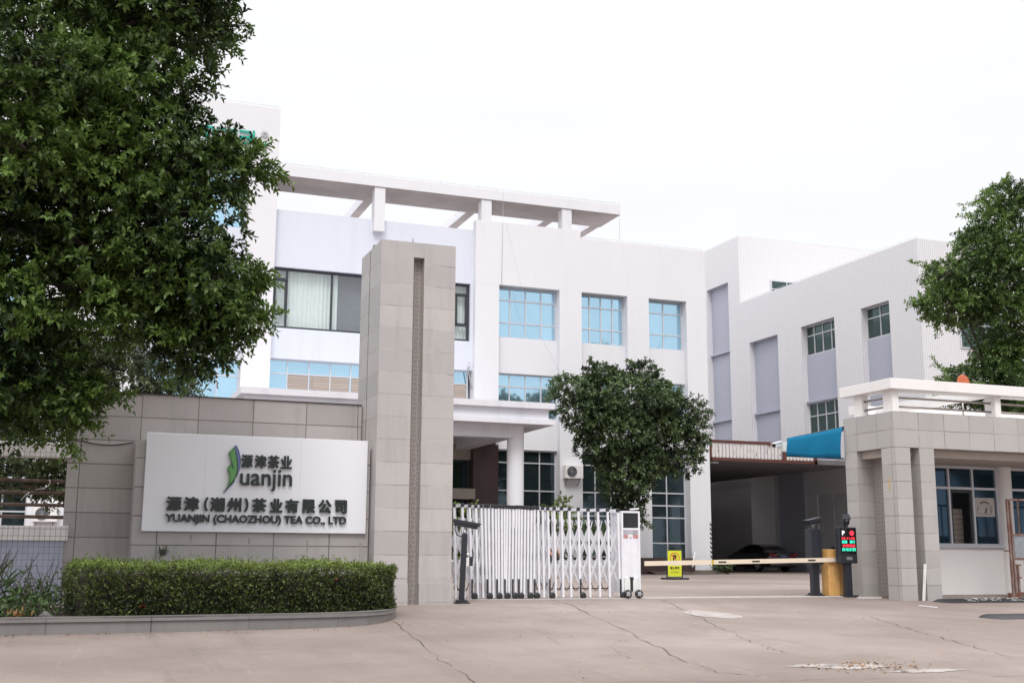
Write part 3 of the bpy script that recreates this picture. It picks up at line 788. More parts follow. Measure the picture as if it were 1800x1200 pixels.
# ============================================================ RETRACTABLE GATE
gt = thing('retractable_gate', 'white folding driveway gate with black capped frames and motor unit', 'gate', (7.7, 19.3, 0))
FX = [6.18, 6.33, 6.46, 6.57, 6.67, 6.74, 6.8, 6.87, 6.93, 6.98, 7.04, 7.09, 7.14, 7.19, 7.25, 7.31, 7.36, 7.41, 7.47, 7.53, 7.59, 7.65, 7.71, 7.8, 7.9, 8.02, 8.16, 8.31, 8.48, 8.67, 8.86, 9.05, 9.25]
Y0, Y1 = 19.08, 19.5
lat, hose, foot = MB(), MB(), MB()
for i, x in enumerate(FX):
    lean = .055 if i < 4 else .05 - .045 * (i - 4) / 8 if i < 12 else -.01 if i < 22 else .028
    zt = 1.555 - .03 * i / 32 + rnd.uniform(-.006, .006)
    b = MB()
    b.bar((x + lean, Y0, .03), (x, Y0, zt), .034, .03); b.bar((x + lean, Y1, .03), (x, Y1, zt), .034, .03)
    b.bar((x, Y0 + .03, zt + .012), (x, Y1 - .03, zt + .012), .034, .052)
    fo = b.build('gate_frame', M['gate'], gt)
    b = MB()
    for yy in (Y0, Y1): b.box(x - .024, yy - .026, zt - .018, x + .024, yy + .034, zt + .045, .008)
    build_each(b, 'cap', M['rubber'], fo)
    if i in (2, 5, 8, 11, 14, 16, 19, 21, 24, 28, 32):
        wh = MB(); xx = x + lean * .9
        wh.lathe([(.0, -.022), (.03, -.022), (.055, -.018), (.06, 0), (.055, .018), (.03, .022), (.0, .022)], (xx + .045, Y0 - .03, .06), 'Y', 18)
        wh.box(xx - .012, Y0 - .04, .1, xx + .012, Y0 - .018, .34); wh.bar((xx, Y0 - .03, .12), (xx + .045, Y0 - .03, .06), .02)
        wh.build('wheel', M['rubber'], gt)
for i in range(len(FX) - 1):
    a, c2 = FX[i], FX[i + 1]; gap = c2 - a
    st = .235 if gap < .055 else .47
    zs = [.27 + st * j for j in range(int(1.0 / st) + 1)]
    for Yl in ((Y0 + .05, Y1 - .05) if gap > .055 else (Y1 - .05,)):
        for z0, z1 in zip(zs, zs[1:]):
            lat.bar((a + .02, Yl, z0), (c2 + .02, Yl, z1), .036, .012, (0, 1, 0)); lat.bar((a + .02, Yl + .014, z1), (c2 + .02, Yl + .014, z0), .036, .012, (0, 1, 0))
        if gap > .09:
            for z in (): foot.lathe([(0, -.012), (.011, -.012), (.011, .012), (0, .012)], (a + .022, Yl - .01, z), 'Y', 8)
            lat.bar((a + .02, Yl, zs[-1]), (a + .06, Yl, zs[-1] + .15), .012, .024, (0, 1, 0)); lat.bar((c2 + .02, Yl, zs[-1]), (c2 - .03, Yl, zs[-1] + .15), .012, .024, (0, 1, 0))
    if gap > .1:
        hose.tube([(a + .03 + gap * t, Y1 - .02, .30 - .17 * math.sin(math.pi * t)) for t in [q / 8 for q in range(9)]], .007, 5)
        for dx in (): foot.lathe([(0, -.02), (.018, -.02), (.018, .02), (0, .02)], (a + gap * dx, Y1, .145), 'Y', 8)
        foot.bar((a - .001, Y1, .165), (c2 + .001, Y1, .165), .02)
lat.build('lattice', M['gatebar'], gt); hose.build('hose', M['wire'], gt); build_each(foot, 'cable_tray', M['bark'], gt)
u = MB(); u.box(9.335, 19.085, .12, 9.655, 19.5, 1.1, .008); u.box(9.335, 19.3, 1.1, 9.655, 19.5, 1.5); mu = u.build('motor_unit', M['gate'], gt)
u = MB()
for x in (9.31, 9.645): u.box(x, 19.06, .05, x + .034, 19.095, 1.53); u.box(x, 19.48, .05, x + .034, 19.515, 1.53)
u.box(9.344, 19.062, 1.495, 9.645, 19.092, 1.53); u.box(9.344, 19.06, 1.195, 9.645, 19.094, 1.23); u.box(9.31, 19.095, 1.5, 9.344, 19.48, 1.53); u.box(9.645, 19.095, 1.5, 9.679, 19.48, 1.53)
u.bar((9.5, 19.08, 1.56), (9.66, 19.08, 1.575), .05, .03); u.build('unit_frame', M['gate'], mu)
u = MB(); u.box(9.344, 19.075, 1.23, 9.645, 19.08, 1.495); u.build('display', M['darkpane'], mu)
u = MB(); u.box(9.41, 19.15, 1.3, 9.52, 19.2, 1.43); u.build('inner_box', M['whitepl'], mu)
u = MB()
for x0 in (9.345, 9.553): u.box(x0, 19.078, 1.055, x0 + .095, 19.084, 1.105)
build_each(u, 'red_label', M['red'], mu)
u = MB()
for x0 in (9.355, 9.563): letters(u, '红门', x0, x0 + .075, 1.065, 1.095, 19.078, .002, .02)
u.lathe([(.0, -.006), (.026, -.006), (.034, 0), (.034, .004)], (9.496, 19.08, 1.082), 'Y', 20)
u.box(9.36, 19.06, .12, 9.47, 19.084, .36); u.box(9.53, 19.06, .12, 9.64, 19.084, .36); u.build('badge', M['whitepl'], mu)
u = MB(); u.box(9.472, 19.07, .12, 9.528, 19.083, .34); u.box(9.465, 19.055, .325, 9.535, 19.08, .37); u.build('lock_cover', M['darkmetal'], mu)
for x0 in (9.405, 9.625):
    u = MB(); u.lathe([(.0, -.03), (.05, -.03), (.072, -.022), (.078, 0), (.072, .022), (.05, .03), (.0, .03)], (x0, 19.03, .078), 'Y', 24); wo = u.build('wheel', M['rubber'], gt)
    u = MB(); u.lathe([(.0, -.036), (.03, -.036), (.036, -.031)], (x0, 19.03, .078), 'Y', 16)
    for k in range(5): a = k * 1.2566; u.bar((x0 + .01 * math.cos(a), 18.994, .078 + .01 * math.sin(a)), (x0 + .05 * math.cos(a), 18.997, .078 + .05 * math.sin(a)), .014)
    u.build('hub', M['hub'], wo)

# ------------------------------------------------------------ plate-reading camera posts, barrier, display
def bullet_camera(t, c, d, L, mat='darkmetal'):
    """long camera housing with sun hood, pointing along d"""
    c, d = Vector(c), Vector(d).normalized(); r = d.cross(Vector((0, 0, 1))).normalized(); up = r.cross(d)
    b = MB(); b.bar(c - d * L * .46 - up * .012, c + d * L * .42 - up * .012, .115, .085); ho = b.build('camera_housing', M[mat], t)
    b = MB(); b.bar(c - d * L * .5 + up * .042, c + d * L * .55 + up * .042, .15, .014)
    for s_ in (-1, 1): b.bar(c - d * L * .5 + up * .02 + r * .072 * s_, c + d * L * .5 + up * .02 + r * .072 * s_, .008, .05)
    b.build('hood', M[mat], ho)
    b = MB(); b.bar(c + d * L * .42 - up * .012, c + d * L * .435 - up * .012, .09, .065); b.build('lens_window', M['screen'], ho)
lp = thing('plate_camera_post', 'slim charcoal camera post standing in front of the folding gate', 'camera post', (6.14, 18.4, -.04))
b = MB(); b.bar((6.105, 18.4, -.04), (6.15, 18.4, 1.08), .075); b.build('post', M['darkmetal'], lp)
b = MB(); b.poly_z([(6.0, 18.3), (6.22, 18.3), (6.22, 18.5), (6.0, 18.5)], -.05, -.01); b.box(6.03, 18.33, -.01, 6.19, 18.47, .025); b.build('base_plate', M['darkmetal'], lp)
b = MB(); b.lathe([(.0, 1.08), (.032, 1.08), (.03, 1.13), (.02, 1.135), (.02, 1.17), (.04, 1.18), (0, 1.18)], (6.15, 18.4, 0)); b.build('swivel', M['hub'], lp)
bullet_camera(lp, (6.175, 18.4, 1.235), (.42, -.12, -.075), .44)
b = MB(); b.tube([(6.0, 18.42, 1.25), (5.985, 18.42, 1.15), (6.02, 18.41, 1.06), (6.1, 18.4, 1.03)], .009, 6); b.build('cable', M['wire'], lp)
b = MB(); b.box(6.165, 18.37, .56, 6.225, 18.43, .70, .006); b.lathe([(0, .0), (.03, .0), (.03, .04), (0, .04)], (6.2, 18.39, .73), 'Z', 12); b.build('sensor_box', M['whitepl'], lp)
b = MB(); b.box(6.225, 18.36, .565, 6.285, 18.42, .715, .012)
for k in range(3):
    for j in range(2): b.lathe([(.0, -.006), (.013, -.006), (.016, .002)], (6.242 + j * .026, 18.358, .595 + k * .042), 'Y', 12)
b.build('lamp_cluster', M['darkmetal'], lp)

rp = thing('plate_camera_post', 'charcoal box topped camera post beside the barrier cabinet', 'camera post', (13.62, 19.45, 0))
b = MB(); b.box(13.54, 19.39, 0, 13.68, 19.51, .62); b.build('post', M['darkmetal'], rp)
b = MB(); b.box(13.495, 19.345, .62, 13.735, 19.56, 1.27, .006); b.box(13.48, 19.33, .60, 13.75, 19.575, .625); b.build('light_box', M['darkmetal'], rp)
b = MB(); b.box(13.475, 19.33, 0, 13.745, 19.57, .03); b.box(13.51, 19.36, .03, 13.71, 19.54, .06); b.build('base_plate', M['darkmetal'], rp)
b = MB(); b.lathe([(.0, 1.27), (.03, 1.27), (.03, 1.35), (.04, 1.36), (0, 1.36)], (13.62, 19.45, 0)); b.build('swivel', M['hub'], rp)
bullet_camera(rp, (13.62, 19.45, 1.42), (-.4, -.12, -.07), .40)
b = MB(); b.tube([(13.77, 19.47, 1.43), (13.85, 19.46, 1.36), (13.86, 19.46, 1.25), (13.8, 19.45, 1.2), (13.73, 19.45, 1.21)], .01, 6); b.build('cable', M['wire'], rp)

br = thing('boom_barrier', 'yellow barrier cabinet with long cream boom lowered across the drive', 'barrier', (13.95, 19.35, 0))
b = MB(); b.box(13.775, 19.22, 0, 14.03, 19.46, .885, .012); b.build('cabinet', M['yellow'], br)
b = MB(); b.box(14.04, 19.25, 0, 14.15, 19.45, .70, .008); b.build('side_cover', M['yellow'], br)
b = MB(); b.box(9.83, 19.17, .572, 13.0, 19.2, .652, .008); b.box(12.55, 19.166, .645, 14.0, 19.205, .728, .008)
b = MB(); b.bar((9.82, 19.18, .606), (14.0, 19.18, .690), .03, .082); bo = b.build('boom', M['cream'], br)
b = MB(); b.box(13.94, 19.15, .64, 14.10, 19.222, .74, .01); b.build('boom_clamp', M['rubber'], br)
b = MB()
def on_boom(x0, x1, mb, h): mb.bar((x0, 19.163, .606 + (x0 - 9.82) * .0201), (x1, 19.163, .606 + (x1 - 9.82) * .0201), .006, h)
for x in (11.33, 12.05, 13.28): on_boom(x, x + .165, b, .026)
build_each(b, 'black_mark', M['black'], bo)
b = MB(); on_boom(11.19, 11.23, b, .084); b.build('ochre_tape', M['ochre'], bo)

dp = thing('parking_display', 'black parking display post with red and teal lit characters', 'display', (14.05, 19, 0))
b = MB(); b.box(13.98, 18.97, 0, 14.12, 19.07, .64); b.build('post', M['darkmetal'], dp)
b = MB(); b.box(13.93, 18.9, 0, 14.2, 19.12, .03); b.build('base_plate', M['darkmetal'], dp)
b = MB(); b.box(13.84, 18.93, .62, 14.235, 19.07, 1.30, .012); ca = b.build('cabinet', M['darkmetal'], dp)
b = MB(); b.box(13.862, 18.922, .80, 14.215, 18.932, 1.275); b.build('screen', M['screen'], ca)
b = MB(); b.lathe([(0, 0), (.048, 0), (.048, .004)], (14.12, 18.918, 1.19), 'Y', 24)
letters(b, '24-11-05', 13.885, 14.185, 1.07, 1.115, 18.921, .0, .03); letters(b, '文明驾驶', 13.895, 14.19, .925, .98, 18.921, 0., .02); b.build('red_characters', M['led_red'], ca, weld=False)
b = MB(); letters(b, '减速', 13.885, 14.01, .995, 1.055, 18.921, 0., .012); letters(b, '慢行', 14.065, 14.19, .995, 1.055, 18.921, 0., .012); letters(b, '自动识别', 13.89, 14.195, .85, .915, 18.921, 0., .012); b.build('teal_characters', M['led_teal'], ca, weld=False)
b = MB(); letters(b, 'P', 13.9, 13.96, 1.15, 1.235, 18.921, 0., .03); b.build('white_character', M['led_white'], ca, weld=False)
b = MB()
for k in range(5): b.box(13.99 + k * .027, 18.924, .685, 14.003 + k * .027, 18.932, .745)
b.build('speaker_slots', M['hub'], ca)
b = MB(); b.tube([(14.03, 19.0, 1.3), (14.035, 19.0, 1.36)], .025, 8); b.bar((14.02, 18.93, 1.40), (14.09, 19.05, 1.49), .11, .12); b.bar((14.015, 18.9, 1.45), (14.10, 19.06, 1.545), .14, .012)
b.lathe([(0, -.03), (.04, -.03), (.045, .02)], (14.025, 18.92, 1.41), 'Y', 14); b.build('small_camera', M['darkmetal'], dp)

# no-parking stand in the yard
ns = thing('no_parking_stand', 'yellow no parking notice on a black stand in the yard', 'sign', (18.92, 34.8, 0))
b = MB()
for x in (18.63, 19.2): b.tube([(x, 34.8, .05), (x, 34.8, .98)], .017, 6)
b.tube([(18.63, 34.8, .98), (18.64, 34.8, 1.03), (18.7, 34.8, 1.06), (19.13, 34.8, 1.06), (19.19, 34.8, 1.03), (19.2, 34.8, .98)], .015, 6); b.box(18.64, 34.785, .94, 19.19, 34.815, .965); b.box(18.64, 34.785, .07, 19.19, 34.815, .09); b.build('stand', M['darkmetal'], ns)
b = MB(); b.box(18.55, 34.5, 0, 19.29, 34.62, .06, .01); b.box(18.55, 34.98, 0, 19.29, 35.1, .06, .01); b.box(18.6, 34.6, .005, 18.66, 35.0, .05); b.box(19.17, 34.6, .005, 19.23, 35.0, .05); build_each(b, 'foot', M['rubber'], ns)
b = MB(); b.box(18.665, 34.775, .1, 19.165, 34.795, .935); pn = b.build('panel', M['lime'], ns)
b = MB(); n_ = 40
for k in range(n_):
    a, c2 = 2 * math.pi * k / n_, 2 * math.pi * (k + 1) / n_
    b.face([(18.915 + r_ * math.cos(q), 34.772, .69 + r_ * math.sin(q)) for r_, q in ((.155, a), (.155, c2), (.18, c2), (.18, a))])
b.face([(18.915 + q, 34.7705, .69 + z) for q, z in ((-.12, .10), (-.10, .12), (.12, -.10), (.10, -.12))]); b.build('red_ring', M['red'], pn, weld=False)
b = MB(); letters(b, 'P', 18.85, 18.985, .59, .80, 34.7735, 0., .07); letters(b, '禁止停车', 18.74, 19.09, .33, .42, 34.7735, 0., .02); letters(b, 'NO PARKING', 18.76, 19.07, .215, .25, 34.7735, 0., .01); b.box(18.75, 34.772, .28, 19.08, 34.774, .284); b.build('print', M['black'], pn, weld=False)

# ============================================================ GATEHOUSE
gh = thing('gatehouse', 'grey stone gatehouse with white roof beams beside the barrier', 'gatehouse', (16.5, 19, 0))
b = MB(); b.off = (-14.45 + .025, .336 * 9 - 2.77)          # tiled band round the roof
b.box(14.45, 17.95, 2.77, 24, 18.15, 3.444); b.off = (-17.95 + .1, .336 * 9 - 2.77); b.box(14.45, 18.15, 2.77, 14.65, 19.47, 3.4435); b.build('stone_band', M['stone_house'], gh)
b = MB(); b.box(14.5, 18.0, 3.444, 24, 18.1, 3.452); b.build('coping', M['beige'], gh)
b = MB()
def pier(x0, y0, x1, y1, z0):
    b.off = (-x0 + .001, .318 * 10 - 2.77); b.box(x0, y0, z0, x1, y1, 2.769)
pier(14.452, 17.952, 14.80, 18.345, -.2); pier(15.012, 17.952, 15.352, 18.3, -.2); pier(14.452, 19.085, 14.86, 19.46, -.2)
build_each(b, 'pier', M['stone_pier'], gh)
b = MB(); b.box(14.8, 18.22, -.1, 15.012, 18.32, 2.77); b.box(14.80, 18.325, -.1, 14.95, 19.085, 2.765); build_each(b, 'mosaic_recess', M['hexa'], gh)
b = MB(); b.box(14.56, 18.16, 2.62, 24, 19.62, 2.765); b.build('soffit', M['beige'], gh)
b = MB(); b.box(14.66, 18.16, 2.9, 24, 19.46, 3.02); b.box(16.25, 19.46, 2.901, 24, 21.7, 3.021); b.build('roof', M['offwhite'], gh)
b = MB(); b.box(15.353, 19.6, -.3, 24, 19.85, .945); b.box(15.2, 18.3, -.3, 15.353, 19.85, 2.62); b.box(16.25, 19.85, -.3, 16.4, 21.5, 2.9); b.box(16.25, 21.5, -.3, 24, 21.7, 2.9); b.build('wall', M['offwhite'], gh)
b = MB(); b.box(15.36, 19.54, .945, 18.42, 19.86, .972); b.box(18.75, 19.54, .945, 24, 19.86, .972); build_each(b, 'sill', M['alu'], gh)
b = MB(); b.lathe([(.15, 0), (.15, 2.62)], (18.55, 19.62, 0), 'Z', 24); b.build('column', M['offwhite'], gh)
fo = window(gh, 15.4, 18.4, .972, 2.62, 19.62, [16.35, 17.12, 17.74], [2.16], M['alu'], M['glass_house'], .055, .08, skip=((2, 0),))
b = MB(); b.box(17.16, 19.66, .98, 17.21, 19.7, 2.12); b.box(17.66, 19.66, .98, 17.71, 19.7, 2.12); b.box(17.21, 19.66, 2.07, 17.66, 19.7, 2.12); b.build('sash', M['alu_dark'], fo)
window(gh, 18.72, 24, .972, 2.62, 19.62, [19.8, 20.9, 22], [2.16], M['alu'], M['glass_house'], .055, .08)
b = MB(); b.box(16.4, 21.3, 0, 23.9, 21.4, 2.6); b.box(16.4, 19.9, .01, 23.9, 21.6, .03); b.build('interior', M['room'], gh)
b = MB(); b.box(17.2, 20.0, .02, 17.75, 20.06, 1.75); b.build('cupboard', M['blind'], gh)
b = MB(); b.box(17.752, 19.648, 1.585, 18.30, 19.653, 1.975); po = b.build('poster', M['paper'], fo)
b = MB()
for k in range(7): b.lathe([(0, 0), (.022, 0)], (17.93 + .035 * k, 19.6455, 1.86 + .03 * math.sin(k * .55)), 'Y', 8)
b.prism([(18.02, 1.66), (18.06, 1.77), (18.09, 1.79), (18.1, 1.72), (18.06, 1.64)], 19.645, 19.648)
b.tube([(18.2, 19.647, 1.66), (18.17, 19.647, 1.74), (18.2, 19.647, 1.82), (18.23, 19.647, 1.75), (18.2, 19.647, 1.66)], .006, 4)
b.tube([(17.83, 19.647, 1.68), (17.85, 19.647, 1.8), (17.88, 19.647, 1.72)], .005, 4); b.tube([(17.8, 19.647, 1.65), (18.25, 19.647, 1.63)], .004, 4)
tag(po, 'faded printed poster behind the window'); tag(b.build('drawing', M['sketch'], gh))
# roof beams on short posts with stainless pipes between
b = MB(); b.box(14.38, 17.88, 3.862, 24, 18.30, 4.06, .008); b.box(14.38, 18.301, 3.863, 14.74, 19.46, 4.058, .008); b.box(16.80, 18.301, 3.87, 17.09, 21.45, 4.05); b.box(16.3, 21.451, 3.865, 24, 21.75, 4.055)
build_each(b, 'roof_beam', M['offwhite'], gh)
b = MB()
for x0, y0, x1, y1, z0 in ((14.49, 17.99, 14.63, 18.27, 3.44), (16.94, 17.99, 17.08, 18.27, 3.44), (19.4, 17.99, 19.54, 18.27, 3.44), (14.47, 18.88, 14.61, 19.13, 3.44), (16.88, 21.5, 17.02, 21.72, 3.0), (19.5, 21.5, 19.64, 21.72, 3.0)): b.box(x0, y0, z0, x1, y1, 3.868)
build_each(b, 'roof_post', M['offwhite'], gh)
for x0, x1 in ((14.62, 16.95), (17.07, 19.41)):
    for z in (3.56, 3.73): b = MB(); b.tube([(x0 - .01, 18.12, z), (x1, 18.12, z)], .021, 8); b.build('roof_pipe', M['steel'], gh)
for z in (3.56, 3.73): b = MB(); b.tube([(14.54, 18.26, z), (14.54, 18.89, z)], .021, 8); b.build('roof_pipe', M['steel'], gh)
b = MB()
for k in range(17): b.box(15.02, 17.956, .6 + k * .125, 15.024, 18.0, .66 + k * .125)
b.build('tile_edge', M['whitepl'], gh)
b = MB(); b.box(14.447, 18.144, 1.98, 14.4525, 18.165, 2.20); b.build('stain_strip', M['ochre'], gh)

b = MB(); b.lathe([(.0, .012), (.155, .004), (.165, -.01), (.155, -.016), (0, -.006)], (17.95, 19.95, 4.46), 'Y', 32)
rd = thing('round_dish', 'round orange disc on a pole behind the white roof beam', 'disc', (17.95, 20, 3.02)); b.build('disc', M['orange'], rd)
b = MB(); b.tube([(17.95, 20, 3.02), (17.95, 20, 4.4)], .018, 8); b.build('pole', M['steel'], rd)
b = MB(); b.bar((14.9, 17.93, -.045), (14.955, 17.9, .62), .06, .012)
tag(b.build('white_board', M['whitepl']), 'narrow white strip leaning in the slot of the stone pier', 'board')
b = MB(); b.bar((13.9, 16.84, gz(16.84) + .012), (13.94, 16.46, gz(16.46) + .012), .05, .015)
tag(b.build('white_stick', M['whitepl']), 'white stick lying on the concrete before the gatehouse', 'stick')
b = MB(); b.box(13.9, 18.52, -.03, 14.42, 18.56, .015)
tag(b.build('drain_lip', M['rail']), 'pale low threshold strip beside the gatehouse pier', 'threshold')

def ramp(name, x0, x1, y0, y1, label, marks):
    t = thing(name, label, 'speed ramp', ((x0 + x1) / 2, (y0 + y1) / 2, gz((y0 + y1) / 2)), 'rubber ramps by the gatehouse')
    b = MB(); yc = (y0 + y1) / 2; n = 8
    for i in range(n):
        a = y0 + (y1 - y0) * i / n; c2 = y0 + (y1 - y0) * (i + 1) / n
        h = lambda q: .004 + .055 * math.sin(math.pi * (q - y0) / (y1 - y0)) ** .7
        b.face([(x0 + .12, a, gz(a) + h(a)), (x1, a, gz(a) + h(a)), (x1, c2, gz(c2) + h(c2)), (x0 + .12, c2, gz(c2) + h(c2))], True)
        b.face([(x0, a + (yc - a) * .5, gz(a) + .004), (x0 + .12, a, gz(a) + h(a)), (x0 + .12, c2, gz(c2) + h(c2)), (x0, c2 + (yc - c2) * .5, gz(c2) + .004)], True)
    b.build('ramp', M['rubber'], t)
    if marks:
        b = MB(); x = x0 + .55
        while x < x1 - .3:
            for q in range(5):
                a = x + rnd.uniform(-.1, .1); y = y0 + (y1 - y0) * rnd.uniform(.08, .5); z = gz(y) + .062 * math.sin(math.pi * (y - y0) / (y1 - y0)) ** .7 + .006
                if rnd.random() < .75: b.bar((a, y, z), (a + rnd.uniform(.03, .09), y + rnd.uniform(-.05, .05), z + .002), .014, .006)
            x += .13 if not 16.0 < x < 16.12 else .25
        b.build('worn_pattern', M['whitepl'], t)
ramp('rubber_ramp', 14.95, 18.6, 17.38, 17.86, 'long black rubber ramp with worn white pattern along the gatehouse wall', True)
ramp('rubber_ramp', 13.35, 16.5, 14.45, 14.95, 'plain black rubber ramp lying alone on the concrete drive', False)

rg = thing('rusty_gate', 'rusty steel gate leaf with a grey sheet panel beside the gatehouse', 'gate', (17.4, 18.3, 0))
b = MB()
for x in (17.36, 17.43): b.bar((x, 18.3, -.03), (x - .01, 18.3, 1.86), .035)
b.bar((17.35, 18.3, 1.87), (20.5, 18.3, 1.87), .035); b.bar((17.43, 18.3, .06), (20.5, 18.3, .06), .05); b.bar((17.43, 18.3, 1.185), (20.5, 18.3, 1.185), .045); b.bar((17.43, 18.3, .72), (20.5, 18.3, .72), .045)
b.bar((17.52, 18.31, .06), (17.52, 18.31, .62), .04); b.bar((17.45, 18.31, .60), (17.6, 18.31, .60), .03); b.bar((17.45, 18.31, .36), (17.6, 18.31, .36), .03); b.box(17.3, 18.25, -.05, 17.5, 18.38, .07); b.box(17.22, 18.29, .86, 17.36, 18.31, .89)
b.build('gate_frame', M['rust'], rg)
b = MB()
for k in range(12): b.bar((17.62 + k * .24, 18.3, 1.2), (17.62 + k * .24, 18.3, 1.86), .022); b.bar((17.7 + k * .24, 18.3, .06), (17.7 + k * .24, 18.3, .7), .022)
build_each(b, 'upright', M['pipe'], rg)
b = MB(); b.box(17.46, 18.285, .745, 20.4, 18.297, 1.16); b.build('sheet_panel', M['galv'], rg)

# blue tarp awning and white camera between gatehouse and yard
aw = thing('blue_awning', 'bright blue fabric awning stretched from the gatehouse corner', 'awning', (14.42, 20.4, 3))
b = MB(); n = 14
T0 = lambda t: Vector((14.42 - .02 * math.sin(t * 3), 19.47 + 1.9 * t, 3.29 - .04 * t - .015 * math.sin(t * 3.14)))
Bq = lambda t: Vector((14.36, 19.47 + 1.9 * t, 2.655 + .20 * t + .01 * math.sin(t * 9)))
for i in range(n):
    a, c2 = i / n, (i + 1) / n
    for j in range(6):
        def Pq(t, s_): q = T0(t).lerp(Bq(t), s_); q.x -= .02 * math.sin(math.pi * s_) * (1 - .4 * t); return q
        b.face([Pq(a, j / 6), Pq(c2, j / 6), Pq(c2, (j + 1) / 6), Pq(a, (j + 1) / 6)], True)
    b.face([T0(a), T0(a) + Vector((.55, 0, .035)), T0(c2) + Vector((.55, 0, .035)), T0(c2)], True)
    b.face([Bq(a), Bq(a) + Vector((.5, 0, -.0)), Bq(c2) + Vector((.5, 0, 0)), Bq(c2)], True)
b.build('fabric', M['tarp'], aw)
b = MB(); b.tube([(14.44, 19.45, 3.285), (14.44, 21.4, 3.235)], .018, 8); b.tube([(14.39, 19.45, 2.66), (14.39, 21.4, 2.86)], .015, 8); b.tube([(14.42, 21.38, 3.24), (14.40, 21.38, 2.86)], .015, 8); b.build('tube_frame', M['darkmetal'], aw)
cc = thing('security_camera', 'white security camera fixed at the end of the blue awning', 'camera', (14.4, 21.5, 3.05))
b = MB(); b.bar((14.25, 21.42, 3.12), (14.02, 21.3, 3.06), .09, .085); b.bar((14.27, 21.42, 3.17), (13.98, 21.28, 3.1), .11, .012); b.build('body', M['whitepl'], cc)
b = MB(); b.bar((14.16, 21.4, 3.07), (14.34, 21.45, 2.98), .025); b.box(14.3, 21.36, 2.95, 14.48, 21.44, 3.15, .005); b.build('bracket', M['whitepl'], cc)
b = MB(); b.bar((14.02, 21.3, 3.06), (14.005, 21.292, 3.056), .07, .06); b.build('lens_window', M['screen'], cc)

# ============================================================ OFFICE BUILDING (facade plane y = 46)
ob = thing('office_building', 'large white office building with blue glazed windows and roof canopy', 'building', (15, 50, 0))
W = M['white']
b = MB()
b.box(15.72, 46.0, 12.17, 20.62, 46.35, 14.94); b.box(20.62, 46.001, 12.17, 26.89, 46.35, 14.62)                     # top band
b.box(15.72, 46.002, 5.7, 16.8, 46.6, 12.17)
for x0, x1 in ((19.61, 20.66), (22.89, 23.96), (25.87, 26.888)): b.box(x0, 46.002, -.2, x1, 46.6, 12.17)
b.build('facade', W, ob)
b = MB(); b.box(15.74, 46.35, 12.19, 26.86, 47.0, 14.6); b.box(16.8, 46.6, -.2, 26.86, 70, 14.4); b.box(7.22, 46.9, 5.3, 16.8, 70, 14.0); b.build('wall', W, ob)
b = MB()                                                                                                              # spandrels between windows
for x0, x1 in ((16.8, 19.61), (20.66, 22.89), (23.96, 25.87)): b.box(x0, 46.3, 8.40, x1, 46.62, 9.93); b.box(x0, 46.3, 5.16 if x0 < 23 else 5.38, x1, 46.62, 6.5)
build_each(b, 'spandrel', W, ob)
b = MB(); b.box(7.21, 46.3, 12.16, 15.72, 46.92, 14.54); b.box(7.21, 46.3, 8.42, 15.72, 46.92, 9.66); b.box(15.6, 46.3, 9.66, 15.72, 46.92, 12.16); b.box(7.21, 46.3, 5.3, 15.72, 46.92, 6.4); b.build('recessed_wall', M['bluewhite'], ob)
A, GB, GD = M['alu'], M['glass'], M['glass_dark']
window(ob, 16.805, 19.605, 9.93, 12.17, 46.42, [17.45, 18.18, 18.9], [10.62, 11.6], A, GB)
window(ob, 20.665, 22.885, 9.93, 12.17, 46.42, [21.22, 21.78, 22.34], [10.62, 11.6], A, GB)
window(ob, 23.965, 25.865, 9.93, 12.17, 46.42, [24.9], [10.62, 11.6], A, GB)
window(ob, 16.805, 19.605, 6.5, 8.40, 46.42, [17.45, 18.18, 18.9], [7.85], A, GB)
window(ob, 20.665, 22.885, 6.5, 8.40, 46.42, [21.22, 21.78, 22.34], [7.85], A, GB)
window(ob, 23.965, 25.865, 6.5, 8.40, 46.42, [24.9], [7.85], A, GB)
window(ob, 16.805, 19.605, .7, 5.16, 46.45, [18.1, 18.85], [1.35, 2.45, 3.45, 4.62], A, GD)
window(ob, 20.665, 22.885, .7, 5.16, 46.45, [21.45, 22.2], [1.35, 2.45, 3.45, 4.62], A, GD)
window(ob, 23.965, 25.865, .3, 5.38, 46.45, [24.93], [1.32, 2.42, 2.95, 3.50, 4.85], A, GD)
window(ob, 7.215, 15.6, 6.4, 8.42, 46.5, [7.98, 8.85, 9.72, 10.55, 11.4, 12.3, 13.2, 14.1, 14.95], [7.85], A, GB)
b = MB(); b.box(8.9, 46.525, 6.45, 10.5, 46.535, 7.82); b.box(8.02, 46.528, 6.45, 8.82, 46.536, 7.82); b.box(10.6, 46.525, 6.45, 15.55, 46.535, 7.82); bl = build_each(b, 'blind', M['blind'], ob)
fo = window(ob, 7.215, 15.6, 9.66, 12.16, 46.45, [7.82, 9.66, 11.5, 13.3, 14.9], [], M['alu_dark'], M['clear'], .10, .1)
b = MB()
for x0 in (7.215, 14.9):
    for z in (10.38, 11.68): b.box(x0 + .07, 46.44, z - .06, x0 + .62, 46.56, z + .06)
    b.box(x0 + .1, 46.44, 10.4, x0 + .17, 46.55, 11.66); b.box(x0 + .53, 46.44, 10.4, x0 + .6, 46.55, 11.66)
build_each(b, 'casement', M['alu_dark'], fo)
b = MB()                                                                                                              # pleated curtains behind the clear glass
def curtain(x0, x1, y=46.72):
    n = int((x1 - x0) / .035); pv = None
    for i in range(n + 1):
        x = x0 + (x1 - x0) * i / n; q = (x, y + .035 * math.sin(i * 1.35) + .02 * math.sin(i * .31))
        if pv: b.face([(*pv, 9.6), (*q, 9.6), (*q, 12.2), (*pv, 12.2)], True)
        pv = q
curtain(7.22, 9.95); curtain(14.6, 15.58); build_each(b, 'curtain', M['curtain'], ob)
